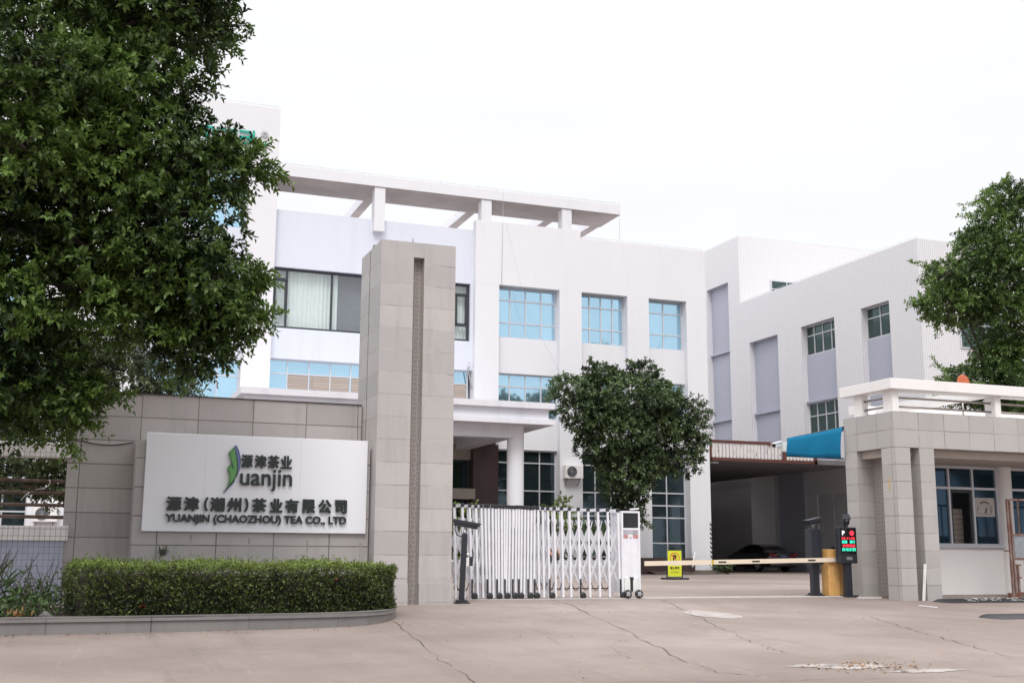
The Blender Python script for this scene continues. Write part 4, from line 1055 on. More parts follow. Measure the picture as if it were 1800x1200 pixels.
b = MB(); b.box(9.96, 46.80, 9.6, 14.6, 46.84, 12.2); b.build('roller_blind', M['room'], ob)
# tower with four storeys of glazing
tx = (-12.0, 7.21)
b = MB(); bays = [(-11.2, -9.2), (-8.2, -5.8), (-4.8, -1.25), (2.45, 6.08)]
flo = [(.8, 4.2), (5.35, 8.25), (9.6, 12.28), (13.57, 16.2)]
xs_ = [tx[0]] + [q for z in bays for q in z] + [tx[1]]
for i in range(0, len(xs_), 2): b.box(xs_[i], 46.0, -.2, xs_[i + 1], 47.0, 16.2)
b.box(tx[0], 46.001, 16.2, tx[1], 47.0, 18.7); b.box(tx[0] + .02, 46.9, -.2, tx[1] - .003, 60, 18.6); b.build('tower', W, ob)
b = MB()
for x0, x1 in bays:
    zz = [-.2] + [q for f_ in flo for q in f_]
    for i in range(0, len(zz) - 1, 2): b.box(x0, 46.25, zz[i], x1, 46.95, zz[i + 1])
build_each(b, 'tower_spandrel', M['bluewhite'], ob)
for x0, x1 in bays:
    for z0, z1 in flo:
        m = (x0 + x1) / 2
        window(ob, x0 + .002, x1 - .002, z0, z1, 46.4, [x0 + .9, m - .06, m + .06, x1 - .85], [z0 + (z1 - z0) * .42, z0 + (z1 - z0) * .78], A, GB if z0 > 5 else GD)
# raised teal letters at the tower top (the start is hidden by the tree)
b = MB()
def stroke(pts, w=.085, y=45.93):
    for q, r in zip(pts, pts[1:]):
        d = Vector((r[0] - q[0], 0, r[1] - q[1])).normalized() * w * .5
        b.bar((q[0] - d.x, y, q[1] - d.z), (r[0] + d.x, y, r[1] + d.z), w, .06, (0, 1, 0))
stroke([(6.15, 17.56), (6.15, 17.14), (6.22, 17.07), (6.70, 17.07)])
stroke([(5.62, 17.52), (6.0, 17.52), (6.03, 17.47), (6.03, 17.06), (5.66, 17.06), (5.62, 17.11), (5.62, 17.27), (6.0, 17.29)])
stroke([(5.56 - .1, 17.06), (5.14, 17.06), (5.1, 17.1), (5.1, 17.47), (5.14, 17.51), (5.44, 17.51), (5.46, 17.3), (5.12, 17.29)])
stroke([(4.72, 17.03), (4.72, 17.52), (4.98, 17.52)]); stroke([(4.0, 17.03), (4.0, 17.52), (4.56, 17.52), (4.58, 17.03)]); stroke([(4.29, 17.5), (4.29, 17.05)])
b.build('tower_letters', M['teal'], ob, weld=False)
b = MB()
for k in range(8): a = k * math.pi / 4; b.bar((6.60 + .03 * math.cos(a), 45.94, 17.52 + .03 * math.sin(a)), (6.60 + .14 * math.cos(a), 45.94, 17.52 + .14 * math.sin(a)), .05, .04, (0, 1, 0))
b.build('tower_star', M['hub'], ob)
# roof canopy: slab, posts, rafters
b = MB(); b.box(7.212, 45.98, 15.90, 22.6, 48.15, 16.335); b.build('roof_canopy', W, ob)
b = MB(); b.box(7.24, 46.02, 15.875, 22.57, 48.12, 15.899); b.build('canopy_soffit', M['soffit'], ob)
for x in (11.25, 15.98, 19.76): b = MB(); b.box(x, 46.03, 14.0, x + .45, 46.5, 15.88); b.build('canopy_post', W, ob)
for x in (11.3, 16.02, 19.8, 22.15):
    b = MB(); b.box(x, 48.15, 15.93, x + .4, 55, 16.33); ro = b.build('rafter', W, ob)
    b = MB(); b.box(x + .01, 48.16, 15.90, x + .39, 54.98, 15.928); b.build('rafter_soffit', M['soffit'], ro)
# entrance porch
b = MB(); b.box(5.25, 39.4, 6.03, 16.6, 46.29, 6.25); b.box(5.43, 39.58, 5.62, 16.42, 46.28, 6.03); b.box(5.25, 39.401, 5.45, 16.601, 46.285, 5.62); b.build('porch_roof', M['streaky'], ob)
b = MB(); b.box(5.8, 40.2, 5.0, 15.3, 40.75, 5.45); b.box(5.8, 40.75, 5.02, 6.3, 46.2, 5.45); b.box(14.95, 40.9, 5.02, 15.4, 46.0, 5.449); b.box(10.2, 40.75, 5.02, 10.6, 46.2, 5.449); build_each(b, 'porch_beam', M['streaky'], ob)
for x in (15.47, 6.2): b = MB(); b.lathe([(.315, -.2), (.315, 5.45)], (x, 40.5, 0), 'Z', 32); b.build('porch_column', W, ob)
b = MB(); b.off = (.2, .1); b.box(15.7, 45.96, -.2, 16.802, 46.62, 5.29); b.build('red_stone_pier', M['tile_dark'], ob)
b = MB(); b.box(7.3, 46.31, 4.66, 15.69, 46.6, 5.3); b.box(7.3, 45.4, 3.0, 15.6, 46.0, 3.42); b.build('entrance_fascia', M['beige'], ob)
window(ob, 7.3, 15.69, -.1, 4.66, 46.65, [9, 10.7, 12.4, 14], [3.4], M['alu_dark'], GD)
b = MB(); b.off = (.1, .12); b.box(17.0, 45.72, -.2, 25.87, 45.995, .69); b.box(17.0, 45.995, -.2, 19.6, 46.42, .69); b.box(20.67, 45.995, -.2, 22.88, 46.42, .69); build_each(b, 'red_stone_plinth', M['tile_dark'], ob)
b = MB()
b.tube([(7.3, 46.02, 16.34), (7.3, 46.02, 16.46)], .01, 4)
for i in range(19): x = 7.3 + i * .85; b.tube([(x, 46.05, 16.33), (x, 46.05, 16.43)], .008, 4)
b.tube([(7.2, 46.05, 16.43), (22.58, 46.05, 16.43)], .008, 4); b.tube([(20.7, 46.1, 14.72), (26.85, 46.1, 14.72)], .008, 4); b.tube([(4.4, 46.1, 18.82), (7.15, 46.1, 18.82)], .008, 4)
for i in range(8): x = 20.7 + i * .87; b.tube([(x, 46.1, 14.6), (x, 46.1, 14.72)], .007, 4)
b.tube([(22.58, 46.05, 16.33), (22.58, 46.05, 14.7)], .008, 4); b.tube([(16.95, 45.98, 16.3), (16.9, 45.98, 12.2)], .008, 4)
b.build('lightning_wire', M['hub'], ob)
b = MB(); b.tube([(17.1, 45.97, 14.9), (18.1, 45.9, 11.), (20.3, 45.8, 7.2)], .004, 4); b.tube([(15.68, 46.2, 7.6), (15.5, 46.22, 8.5), (15.56, 46.2, 8.75)], .03, 5); b.build('facade_cable', M['hub'], ob)
b = MB(); b.tube([(25.95, 45.94, .9), (25.9, 45.8, .92), (25.7, 45.6, .4), (25.65, 45.58, .3)], .05, 6); b.build('drain_pipe', M['whitepl'], ob)
b = MB()
for k in range(9): b.face([(26.80, 45.996, .55 + k * .2), (26.892, 45.996, .45 + k * .2), (26.892, 45.996, .55 + k * .2), (26.80, 45.996, .65 + k * .2)])
b.build('hazard_stripe', M['black'], ob, weld=False)

def aircon(x, y, z, label):
    t = thing('air_conditioner', label, 'air conditioner', (x, y, z), 'outdoor air conditioning units')
    b = MB(); b.box(x, y - .32, z, x + .82, y - .02, z + .56, .012); b.build('casing', M['offwhite'], t)
    b = MB()
    for r_ in (.05, .1, .15, .2, .23):
        pts = [(x + .3 + r_ * math.cos(a), y - .327, z + .28 + r_ * math.sin(a)) for a in [2 * math.pi * k / 20 for k in range(21)]]; b.tube(pts, .006, 4, False)
    for k in range(8): a = k * math.pi / 4; b.bar((x + .3, y - .33, z + .28), (x + .3 + .24 * math.cos(a), y - .33, z + .28 + .24 * math.sin(a)), .008)
    b.build('grille', M['hub'], t)
    b = MB(); b.lathe([(0, -.322), (.23, -.322)], (x + .3, y, z + .28), 'Y', 24); b.build('fan', M['darkmetal'], t)
    b = MB()
    for q in (.1, .68): b.bar((x + q, y - .34, z - .02), (x + q, y, z - .02), .03); b.bar((x + q, y - .3, z - .02), (x + q, y, z - .3), .025)
    b.build('bracket', M['rust'], t)
aircon(19.72, 45.99, 3.98, 'air conditioner unit on the white pier beside the round tree')
aircon(-1.02, 45.99, 1.86, 'air conditioner unit seen through the rusty rails of the tiled fence')

# ============================================================ TILED FACTORY BUILDING (side wall plane x = 35.05)
tb = thing('tiled_building', 'white tiled factory block with grey tiled bays and green windows', 'building', (40, 50, 0))
X = 35.05
bA, bB, bC, bD = (57.4, 59.8), (52.55, 55.3), (47.57, 50.4), (43.4, 45.46)
yl = [41.3, bD[0], bD[1], bC[0], bC[1], bB[0], bB[1], bA[0], bA[1], 66]
b = MB()
for i in range(0, 10, 2): b.box(X, yl[i], 5.4, X + .6, yl[i + 1], 12.46)
b.box(X, 41.301, 12.46, X + .6, 56.19, 14.9); b.box(X, 56.19, 12.46, X + .6, 57.4, 18.8); b.box(X, 57.4, 16.38, X + .6, 66, 18.8); b.box(X, 59.8, 12.46, X + .6, 66, 16.38)
b.box(X + .6, 41.302, -.2, 52, 41.7, 14.9); b.box(X + .6, 56.19, 14.0, 52, 56.6, 18.8)
b.build('wall', M['tile'], tb)
b = MB()
for (y0, y1), (z0, z1) in ((bB, (5.4, 12.46)), (bC, (8.53, 10.93)), (bD, (5.4, 10.94)), (bA, (5.4, 16.38)), (bC, (5.4, 6.2))): b.box(X + .3, y0, z0, X + .62, y1, z1)
build_each(b, 'grey_bay', M['tile_grey'], tb)
b = MB()
for (y0, y1), z in ((bA, 12.41), (bA, 8.48), (bB, 8.47), (bC, 8.53)): b.box(X + .16, y0 + .01, z - .05, X + .3, y1 - .01, z + .05)
build_each(b, 'ledge', M['tile_grey'], tb)
window(tb, bC[0] + .003, bC[1] - .003, 10.93, 12.46, X + .3, [48.25, 48.98, 49.7], [11.95], A, M['glass_green'], .06, .08, 'X')
window(tb, bD[0] + .003, bD[1] - .003, 10.94, 12.46, X + .3, [44.45], [11.95], A, M['glass_green'], .06, .08, 'X')
window(tb, bC[0] + .003, bC[1] - .003, 6.2, 8.48, X + .3, [48.25, 48.98, 49.7], [7.8], A, M['glass_green'], .06, .08, 'X')
window(tb, 37.12, 40.6, 14.95, 16.42, 56.12, [38.2, 39.4], [15.9], A, M['glass_green'], .06, .08)
window(tb, 37.15, 40., 10.0, 11.5, 41.25, [38.6], [11.1], A, M['glass_green'], .06, .08)
b = MB(); b.box(X + .635, 41.7, 5.41, 52, 56.18, 14.2); b.box(X + .6, 56.6, 0, 52, 66, 18.7); b.build('core', M['tile'], tb)
b = MB(); b.off = (0, .02); b.box(37.2, 41.7, -.2, 37.5, 50.05, 5.3); b.box(37.2, 52.65, -.2, 37.5, 66, 5.3); b.box(37.2, 50.05, 4.0, 37.5, 52.65, 5.3); b.box(37.19, 56.0, -.2, 37.3, 58.8, 5.3); build_each(b, 'lower_wall', M['tile'], tb)
b = MB(); b.box(37.06, 53.6, -.1, 37.2, 56, 5.3); b.build('lower_grey_bay', M['tile_grey'], tb)
b = MB(); b.box(37.28, 50.05, -.1, 37.36, 52.65, 4.0); b.box(37.25, 51.33, -.1, 37.285, 51.37, 4.0); do = b.build('door', M['door'], tb)
b = MB(); b.bar((37.22, 51.0, 1.2), (37.22, 51.7, 1.22), .05); b.bar((37.22, 51.45, .95), (37.22, 51.45, 1.3), .05); b.build('latch', M['darkmetal'], do)
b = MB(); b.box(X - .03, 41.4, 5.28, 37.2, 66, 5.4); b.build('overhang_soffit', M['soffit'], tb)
b = MB()
for i in range(14): y = 41.4 + i * 1.1; b.tube([(X + .1, y, 14.88), (X + .1, y, 15.0)], .008, 4)
b.tube([(X + .1, 41.4, 15.), (X + .1, 56.1, 15.)], .008, 4); b.tube([(X + .1, 56.3, 18.9), (X + .1, 66, 18.9)], .008, 4); b.tube([(X + .1, 56.3, 18.9), (50, 56.3, 18.9)], .008, 4); b.build('lightning_wire', M['hub'], tb)

# parapet mesh of a farther roof, just over the office roofline
# covered driveway between the buildings
dc = thing('driveway_canopy', 'covered driveway with rusty white slatted brown steel front between the buildings', 'canopy', (29, 47, 5))
b = MB(); b.box(26.95, 45.99, 5.80, 31.85, 46.07, 5.93); b.box(26.95, 45.99, 5.0, 32.6, 46.07, 5.14); b.box(30.75, 45.985, 5.0, 30.92, 46.08, 5.93); b.box(32.45, 45.99, 5.0, 32.6, 46.07, 5.42); b.box(26.92, 45.99, 5.0, 27.0, 46.07, 5.93); b.build('steel_frame', M['brownsteel'], dc)
n = 21
for k in range(n):
    x = 27.04 + k * .183; b = MB(); b.box(x, 46.02, 5.14, x + .128, 46.05, 5.80)
    if x < 30.7: b.build('slat', M['slat'], dc)
for k in range(8):
    x = 30.95 + k * .186; b = MB(); b.box(x, 46.02, 5.14, x + .128, 46.05, 5.38); b.build('slat', M['slat'], dc)
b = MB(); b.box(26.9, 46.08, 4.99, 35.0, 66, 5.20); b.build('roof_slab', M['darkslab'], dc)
b = MB(); b.box(26.9, 63, -.1, 37.2, 63.2, 5.0); b.build('back_wall', M['tile_grey'], dc)
b = MB(); b.lathe([(0, 0), (.2, 0), (.22, .04), (.2, .06)], (27.4, 46.5, 4.92), 'Z', 16); b.build('ceiling_lamp', M['whitepl'], dc)

# ------------------------------------------------------------ parked car under the canopy, seen from behind
def car():
    cx, ry = 35.15, 52.9                      # centre line, rear bumper; the car points away (+y)
    t = thing('parked_car', 'dark saloon car parked under the covered driveway, seen from behind', 'car', (cx, ry + 2.3, 0))
    # stations along the car: y offset, half width low, waist half width, sill z, waist z, roof half width, roof z
    S = [(0, .78, .82, .42, .88, .74, .90), (.12, .86, .88, .30, .99, .78, 1.02), (.55, .89, .90, .24, 1.0, .74, 1.06), (1.05, .90, .91, .22, .98, .62, 1.30), (1.5, .90, .91, .22, .96, .58, 1.43), (2.2, .90, .91, .22, .95, .58, 1.455),
         (2.8, .90, .91, .22, .93, .60, 1.39), (3.35, .90, .90, .22, .90, .70, 1.10), (3.6, .89, .89, .22, .88, .72, .98), (4.2, .86, .86, .26, .82, .66, .86), (4.6, .76, .76, .34, .70, .55, .74)]
    ring = []
    for (y, wl_, ww, zs, zw, rw, zr) in S:
        half = [(.0, zs), (wl_ * .92, zs), (wl_, zs + .12), (ww, zw - .22), (ww * .985, zw), (rw + (ww - rw) * .25, zw + (zr - zw) * .55), (rw, zr - .035), (rw * .8, zr), (0, zr + .012)]
        ring.append([(cx - q[0], ry + y, q[1]) for q in half] + [(cx + q[0], ry + y, q[1]) for q in half[::-1][1:-1]])
    b = MB(); m = len(ring[0])
    for i, (a, c2) in enumerate(zip(ring, ring[1:])):
        for k in range(m):
            glassy = 2 <= i <= 7 and k in (4, 5, m - 6, m - 7 + 1, m - 5) and k != 4 or (2 <= i <= 7 and k in (4, m - 5))
            b.k = 1 if (2 <= i <= 7 and k in (4, 5, m - 6, m - 5)) or (i in (2, 6) and k in (6, 7, m - 8, m - 7)) else 0
            b.face([a[k], c2[k], c2[(k + 1) % m], a[(k + 1) % m]], True)
    b.k = 0; b.face(ring[0]); b.face(ring[-1][::-1])
    body = b.build('body', [M['carpaint'], M['darkpane']], t)
    body.modifiers.new('smooth', 'SUBSURF').levels = 1; body.modifiers['smooth'].render_levels = 2
    for y in (ry + 1.08, ry + 3.85):
        for s_ in (-1, 1):
            wx = cx + s_ * .80
            b = MB(); b.lathe([(.2, -.1), (.3, -.11), (.325, -.06), (.325, .06), (.3, .11), (.2, .1)], (wx, y, .325), 'X', 24); wo = b.build('wheel', M['rubber'], t)
            b = MB(); b.lathe([(.0, s_ * .125), (.06, s_ * .12), (.07, s_ * .085), (.2, s_ * .075), (.215, s_ * .112)], (wx, y, .325), 'X', 20)
            for k in range(5): a = k * 1.2566; b.bar((wx + s_ * .112, y + .05 * math.cos(a), .325 + .05 * math.sin(a)), (wx + s_ * .112, y + .2 * math.cos(a), .325 + .2 * math.sin(a)), .045, .02)
            b.build('rim', M['hub'], wo)
    for s_ in (-1, 1):
        b = MB(); b.prism([(cx + s_ * .38, .77), (cx + s_ * .83, .80), (cx + s_ * .86, .90), (cx + s_ * .80, .95), (cx + s_ * .40, .87)][::s_], ry - .05, ry + .12); b.build('tail_light', M['taillight'], t)
        b = MB(); b.bar((cx + s_ * .92, ry + 3.05, .95), (cx + s_ * 1.06, ry + 3.05, .98), .1, .1); b.build('mirror', M['carpaint'], t)
    b = MB(); b.box(cx - .24, ry - .045, .74, cx + .24, ry - .02, .86); po = b.build('number_plate', M['plate'], t)
    b = MB()
    for k in range(6): b.box(cx - .2 + k * .07, ry - .049, .77, cx - .16 + k * .07, ry - .045, .83)
    b.build('plate_mark', M['whitepl'], po)
    b = MB(); b.box(cx - .42, ry - .03, .90, cx + .42, ry + .02, .925); b.box(cx - .8, ry - .03, .36, cx + .8, ry + .03, .395); b.build('chrome_trim', M['chrome'], t)
    b = MB(); b.box(cx - .84, ry + .0, .25, cx + .84, ry + .2, .40, .03); b.build('bumper', M['rubber'], t)
car()

# soil strip and small bush at the office corner
b = MB()
n = 30
P0 = [(23.6 + 3.9 * i / n, 44.9 + .25 * math.sin(i * .9) + .015 * i) for i in range(n + 1)]
for i in range(n):
    a, c2 = P0[i], P0[i + 1]
    b.face([(*a, .006), (*c2, .006), (c2[0], 46.0, .17), (a[0], 46.0, .17)], True)
tag(b.build('soil_strip', M['soil'], weld=False), kind='structure')
weed('corner_bush', 27.25, 45.6, .1, .55, 60, .14, 'small green bush at the foot of the white office corner', 'leaf_round', .5, .5, 6, seed=21)

# planting bed behind the gate
pb = thing('planting_bed', 'low beige planting bed wall in the yard behind the folding gate', 'planter', (15.8, 39, 0))
b = MB(); b.box(8.5, 38.2, -.2, 18.4, 38.4, .52); b.box(18.2, 38.4, -.2, 18.4, 41, .52); b.build('wall', M['beige'], pb)
b = MB(); b.box(8.45, 38.15, .52, 18.45, 38.45, .60); b.build('coping', M['alu'], pb)
b = MB(); b.box(8.5, 38.4, .3, 18.2, 44.8, .48); b.build('soil', M['soil'], pb)
def shrub(x, y, z, blobs, cnt, leaf, label, mat, seed, k=10):
    t = thing('shrub', label, 'shrub', (x, y, z))
    crown('crown', blobs, cnt, leaf, k, .16, M[mat], np.random.default_rng(seed), t, wl=.5)
    b = MB(); b.tube([(x, y, z), (x, y, z + .9)], [.04, .02], 6); b.build('stem', M['bark'], t)
shrub(17.2, 40.3, .48, [((17.2, 40.3, 1.75), (.42, .4, 1.25), 1)], 330, .09, 'tall clipped column shrub behind the folding gate', 'leaf_hedge', 31)
shrub(18.0, 39.6, .48, [((17.9, 39.6, 1.35), (.55, .5, .4), 1), ((18.4, 39.7, 1.5), (.45, .4, .3), .6)], 330, .11, 'low spreading shrub behind the gate near its motor unit', 'leaf_round', 32)
shrub(13.1, 38.9, .48, [((13.1, 38.9, 1.5), (.4, .4, .9), 1)], 260, .10, 'green shrub behind the gate frames beside the tall pillar', 'leaf_hedge', 33)
for x, lab in ((13.2, 'terracotta flower pot behind the gate, the one nearer the tall pillar'), (13.85, 'terracotta flower pot behind the gate, the one farther from the pillar')):
    b = MB(); b.lathe([(.0, .0), (.22, .0), (.30, .5), (.34, .5), (.34, .58), (.29, .58), (.27, .5), (0, .48)], (x, 37.6, 0), 'Z', 20)
    tag(b.build('flower_pot', M['terracotta']), lab, 'flower pot', 'terracotta pots behind the gate')

# ============================================================ TREES
def tree(name, label, base, blobs, cnt, leaf, k, twig, mat, seed, trunk_r, fork, group=None, wl=.48, shell=.55, arms=1., arm_len=1.):
    tg = np.random.default_rng(seed)
    t = thing(name, label, 'tree', base, group)
    crown('crown', blobs, cnt, leaf, k, twig, M[mat], tg, t, wl=wl, shell=shell, arms=arms, arm_len=arm_len)
    tr = MB(); limb_mesh(tr, base, fork, trunk_r, trunk_r * .7, tg, .04)
    tr.build('trunk', M['bark'], t)
    lb = MB()
    for c, r, w_ in blobs:
        end = np.array(c) + tg.normal(0, .1, 3)
        limb_mesh(lb, fork, end, trunk_r * .2, trunk_r * .08, tg, .05)
        for q in range(7):
            u = unit(tg.normal(size=3)) * np.array(r) * .92
            limb_mesh(lb, end + tg.normal(0, .1, 3) * np.array(r), np.array(c) + u, trunk_r * .09, .005, tg, .08, 4)
    lb.build('limb', M['bark'], t)
    return t

tree('ficus_tree', 'huge dark ficus tree overhanging the tiled fence and grey wall', (-3.0, 15.9, -.05), [
    ((-2.6, 15.6, 6.6), (3.0, 2.2, 2.9), 5.5), ((-.4, 15.5, 8.6), (1.9, 1.6, 1.3), 1.8), ((.6, 15.5, 7.7), (1.1, 1.0, .75), 1.0), ((1.05, 15.4, 7.95), (.75, .6, .3), .3),
    ((.3, 15.5, 6.6), (1.0, 1.1, .8), 1.0), ((.45, 15.4, 5.75), (1.35, 1.1, .75), 1.2), ((1.55, 15.3, 5.70), (.6, .32, .24), .2), ((1.98, 15.3, 5.86), (.26, .16, .12), .05),
    ((.65, 15.4, 4.75), (1.15, 1.1, .75), 1.2), ((1.1, 15.4, 4.1), (1.0, .9, .62), 1.0), ((1.6, 15.3, 4.25), (.55, .5, .32), .25), ((1.62, 15.3, 3.72), (.58, .5, .32), .3), ((1.42, 15.4, 3.45), (.48, .5, .36), .3),
    ((-.3, 15.4, 5.2), (1.3, 1.3, 1.2), 1.2), ((-.1, 15.4, 4.0), (1.2, 1.1, .75), .8), ((-1.2, 15.4, 3.5), (1.2, 1.1, 1.0), 1.1), ((-.65, 15.5, 2.75), (.8, .8, .6), .8), ((.02, 15.5, 2.62), (.34, .35, .24), .2),
    ((-.55, 14.3, 6.3), (.9, .6, .35), .35), ((-.75, 14.2, 5.4), (.7, .5, .35), .25), ((-4.6, 15, 5.0), (2.2, 2, 2.2), 1.2)],
    12500, .095, 13, .24, 'leaf_big', 41, .3, (-3.3, 16.2, 4.8), wl=.5, shell=.5, arms=5., arm_len=.75)
tree('round_tree', 'round crowned broad leaved tree in front of the white office windows', (20.3, 41.5, -.05), [
    ((20.45, 41.5, 6.9), (1.95, 1.7, 1.1), 3.2), ((18.1, 41.3, 7.1), (.8, .8, .48), .55), ((18.65, 41.2, 6.2), (1.0, .9, .75), 1.0), ((20.1, 41.3, 5.6), (1.45, 1.3, 1.0), 1.8), ((22.9, 41.4, 6.3), (1.05, 1.0, .75), 1.0),
    ((23.6, 41.4, 5.5), (.42, .5, .6), .3), ((21.9, 41.4, 6.8), (.95, 1.0, .8), .9), ((20.3, 41.3, 3.9), (.98, .95, 1.15), 1.6), ((19.2, 41.2, 4.95), (.85, .7, .7), .65), ((22.75, 41.3, 4.4), (.9, .8, .5), .6), ((21.2, 41.2, 4.4), (.6, .7, .9), .75), ((21.8, 41.3, 5.75), (.85, .9, .6), .8), ((22.9, 41.3, 5.3), (.75, .8, .45), .45),
    ((21.25, 41.4, 7.95), (.6, .6, .38), .3), ((19.3, 41.4, 7.8), (.6, .6, .33), .3), ((20.6, 41.4, 2.5), (.5, .5, .7), .45)],
    4900, .15, 9, .22, 'leaf_round', 43, .17, (20.4, 41.5, 3.2), wl=.5, shell=.6, arms=1.5, arm_len=.9)
rt = tree('leafy_tree', 'tall bright green tree rising behind the gatehouse roof beams', (30.6, 30, -.05), [
    ((30.2, 30, 11.3), (2.2, 2.0, 1.75), 2.6), ((29.3, 29.9, 12.7), (.75, .8, .55), .45), ((28.2, 29.8, 10.9), (1.1, 1.0, .8), .8), ((28.2, 29.7, 9.7), (1.6, 1.4, .9), 1.3), ((26.3, 29.7, 9.75), (.65, .6, .45), .3), ((26.3, 29.7, 8.75), (.95, .8, .48), .55), ((27.2, 29.7, 9.0), (1.0, .9, .6), .6),
    ((29.6, 29.9, 8.4), (1.9, 1.7, 1.0), 1.5), ((28.6, 29.8, 7.3), (1.0, .9, .55), .6), ((27.6, 29.7, 6.35), (1.35, 1.2, .55), .9), ((29.8, 29.8, 6.3), (1.8, 1.5, 1.2), 1.5), ((28.6, 29.9, 5.2), (1.8, 1.3, 1.0), 1.0), ((32.4, 30, 9.5), (2.4, 2.2, 3.6), 2.2), ((26.5, 29.7, 6.05), (.5, .5, .28), .15)],
    7600, .125, 11, .26, 'leaf_right', 47, .28, (30.8, 30.6, 4.2), wl=.5, arms=4., arm_len=1.6)
tree('leafy_tree', 'small olive green tree showing above the grey stone wall', (.6, 24, -.05), [
    ((.95, 24, 4.05), (1.15, 1.0, .9), 2.2), ((1.8, 23.9, 3.75), (.55, .6, .55), .6), ((.3, 24, 4.6), (.9, .8, .5), .8), ((-.6, 24, 3.9), (1.2, 1.0, 1.1), 1.8), ((-1.8, 24, 3.4), (1.0, .9, 1.2), 1.0)],
    3800, .08, 10, .2, 'leaf_back', 51, .09, (.6, 24, 2.4), wl=.45)
shrub(28.1, 27.5, -.05, [((28.1, 27.5, 5.6), (.9, .8, .9), 1), ((28.1, 27.5, 3.), (.7, .7, 2.6), 1)], 420, .10, 'tall pale green feathery shrub behind the white roof beams', 'leaf_weed', 55, 14)
shrub(-.9, 22.5, -.05, [((-1.1, 22.5, 2.3), (1.1, .7, .55), 1), ((-.15, 22.4, 2.0), (.35, .4, .4), .4), ((-2.6, 22.5, 1.8), (1.3, .8, 1.6), 1)], 1300, .09, 'dark leafy shrub behind the rails of the tiled fence', 'leaf_back', 57, 11)
# trees across the street behind the camera: the lower windows mirror them
for i, (x, y, z_, r_) in enumerate(((30, -24, .95, .3), (37, -20, 1.15, 1.7), (45, -22, 1.25, 3.0), (53, -19, 1.1, 4.4), (62, -22, 1.3, .9), (72, -20, 1.2, 2.4))):
    c = copy_thing(rt, (x, y, gz(y) - .05), 'green tree on the far side of the street, mirrored in the office windows')
    c.scale = (1.25, 1.25, z_); c.rotation_euler = (0, 0, r_); c['group'] = 'trees across the street'

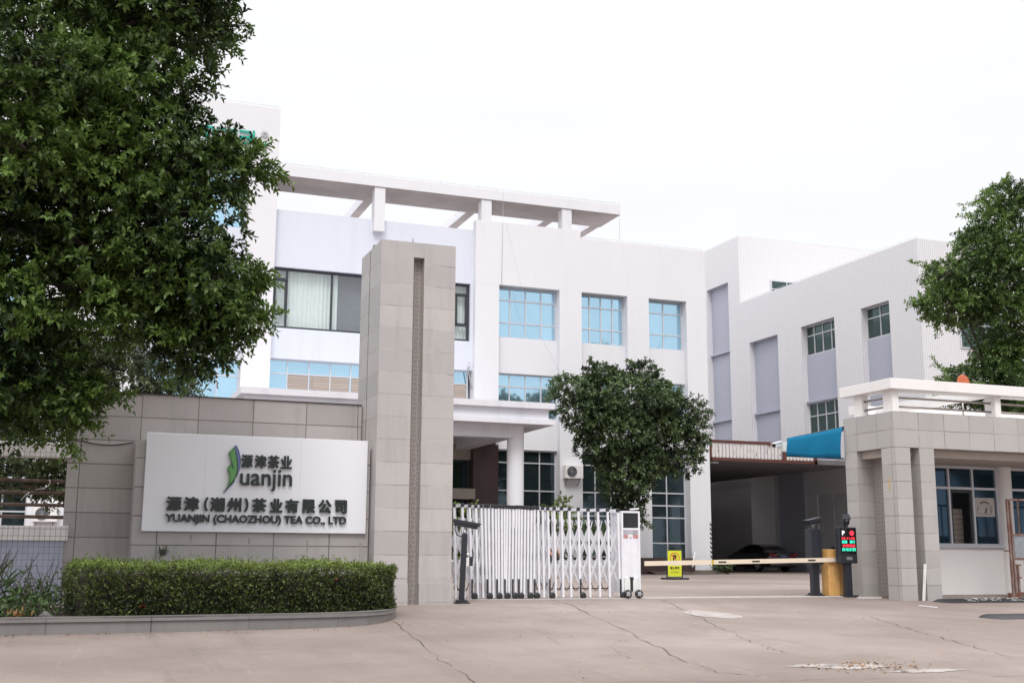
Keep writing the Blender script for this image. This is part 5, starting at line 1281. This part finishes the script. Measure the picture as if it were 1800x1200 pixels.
# ============================================================ PERSON behind the gate
def skin_mesh(V, E, Rr, root=0, sub=1):
    me = bpy.data.meshes.new("body"); me.from_pydata(V, E, [])
    o = bpy.data.objects.new("body", me); COL.objects.link(o)
    o.modifiers.new('skin', 'SKIN'); o.modifiers.new('sub', 'SUBSURF').levels = sub
    for i, d in enumerate(me.skin_vertices[0].data):
        d.radius = Rr[i] if isinstance(Rr[i], tuple) else (Rr[i], Rr[i]); d.use_root = (i == root)
    dg = bpy.context.evaluated_depsgraph_get(); dg.update()
    res = bpy.data.meshes.new_from_object(o.evaluated_get(dg))
    bpy.data.objects.remove(o)
    for p_ in res.polygons: p_.use_smooth = True
    return res
def person(px, py, face):
    t = thing('person', 'person in a dark maroon top standing behind the white folding gate', 'person', (px, py, 0))
    t.rotation_euler = (0, 0, face)
    V = [(0, 0, .80), (0, 0, .92), (0, .01, 1.08), (0, .01, 1.22), (0, 0, 1.29), (0, -.01, 1.36), (0, -.02, 1.45), (0, -.015, 1.53)]
    Rr = [(.13, .10), (.12, .09), (.13, .095), (.14, .085), (.05, .05), (.055, .065), (.075, .09), (.055, .065)]
    Eg = [(i, i + 1) for i in range(7)]
    def chain(frm, pts):
        k = frm
        for p_, r_ in pts: V.append(p_); Rr.append(r_); Eg.append((k, len(V) - 1)); k = len(V) - 1
        return k
    for s_ in (-1, 1):
        chain(0, [((s_ * .09, 0, .74), .095), ((s_ * .095, -.01, .43), .06), ((s_ * .095, .02, .10), .04), ((s_ * .095, -.01, .05), .04), ((s_ * .10, -.13, .03), .035)])
        k = chain(3, [((s_ * .17, 0, 1.23), .055), ((s_ * .215, .02, 1.0), .04), ((s_ * .19, -.10, .82), .03), ((s_ * .185, -.13, .775), .024), ((s_ * .18, -.155, .735), .028)])
        for j in range(4):
            o_ = (j - 1.5) * .018
            chain(k, [((s_ * .18 + o_ * .4, -.165 + o_, .705), .0085), ((s_ * .175 + o_ * .4, -.165 + o_, .675 - .006 * (j in (1, 2))), .008), ((s_ * .168 + o_ * .4, -.155 + o_, .652 - .006 * (j in (1, 2))), .007)])
        chain(k, [((s_ * .165, -.19, .725), .009), ((s_ * .155, -.205, .70), .008)])
    me = skin_mesh(V, Eg, Rr); me.name = 'body'; me.materials.append(M['skin'])
    o = bpy.data.objects.new('body', me); COL.objects.link(o); o.parent = t
    def cl(name, V, Eg, Rr, mat):
        m_ = skin_mesh(V, Eg, Rr); m_.name = name; m_.materials.append(M[mat]); o = bpy.data.objects.new(name, m_); COL.objects.link(o); o.parent = t
    cl('top', [(0, 0, .70), (0, 0, .92), (0, .01, 1.08), (0, .01, 1.22), (0, 0, 1.27), (-.17, 0, 1.235), (-.20, .012, 1.09), (.17, 0, 1.235), (.20, .012, 1.09)], [(0, 1), (1, 2), (2, 3), (3, 4), (3, 5), (5, 6), (3, 7), (7, 8)], [(.165, .125), (.145, .11), (.15, .115), (.155, .10), (.07, .07), .07, .062, .07, .062], 'shirt')
    cl('trousers', [(0, 0, .78), (-.09, 0, .72), (-.095, -.01, .43), (-.095, .015, .09), (.09, 0, .72), (.095, -.01, .43), (.095, .015, .09)], [(0, 1), (1, 2), (2, 3), (0, 4), (4, 5), (5, 6)], [(.145, .11), .108, .075, .06, .108, .075, .06], 'trousers')
    b = MB(); b.lathe([(.0, .165), (.06, .15), (.092, .10), (.10, .04), (.092, -.04), (.075, -.10), (.05, -.13)], (0, .025, 1.44), 'Z', 18); bpy.context.view_layer.update()
    h = MB(); h.v, h.f, h.uv, h.sm, h.mi = [(v[0] + px, v[1] + py, v[2]) for v in b.v], b.f, b.uv, b.sm, b.mi; h.build('hair', M['hair'], t)
    b = MB()
    for s_ in (-1, 1): b.lathe([(0, -.008), (.009, 0), (0, .008)], (px + s_ * .03, py - .098, 1.45), 'Z', 8)
    b.bar((px - .02, py - .098, 1.395), (px + .02, py - .098, 1.395), .008); b.build('eyes_and_mouth', M['hair'], t)
    b = MB(); b.bar((px, py - .10, 1.445), (px, py - .118, 1.415), .018, .022); b.build('nose', M['skin'], t)
person(15.72, 37.5, R(20))
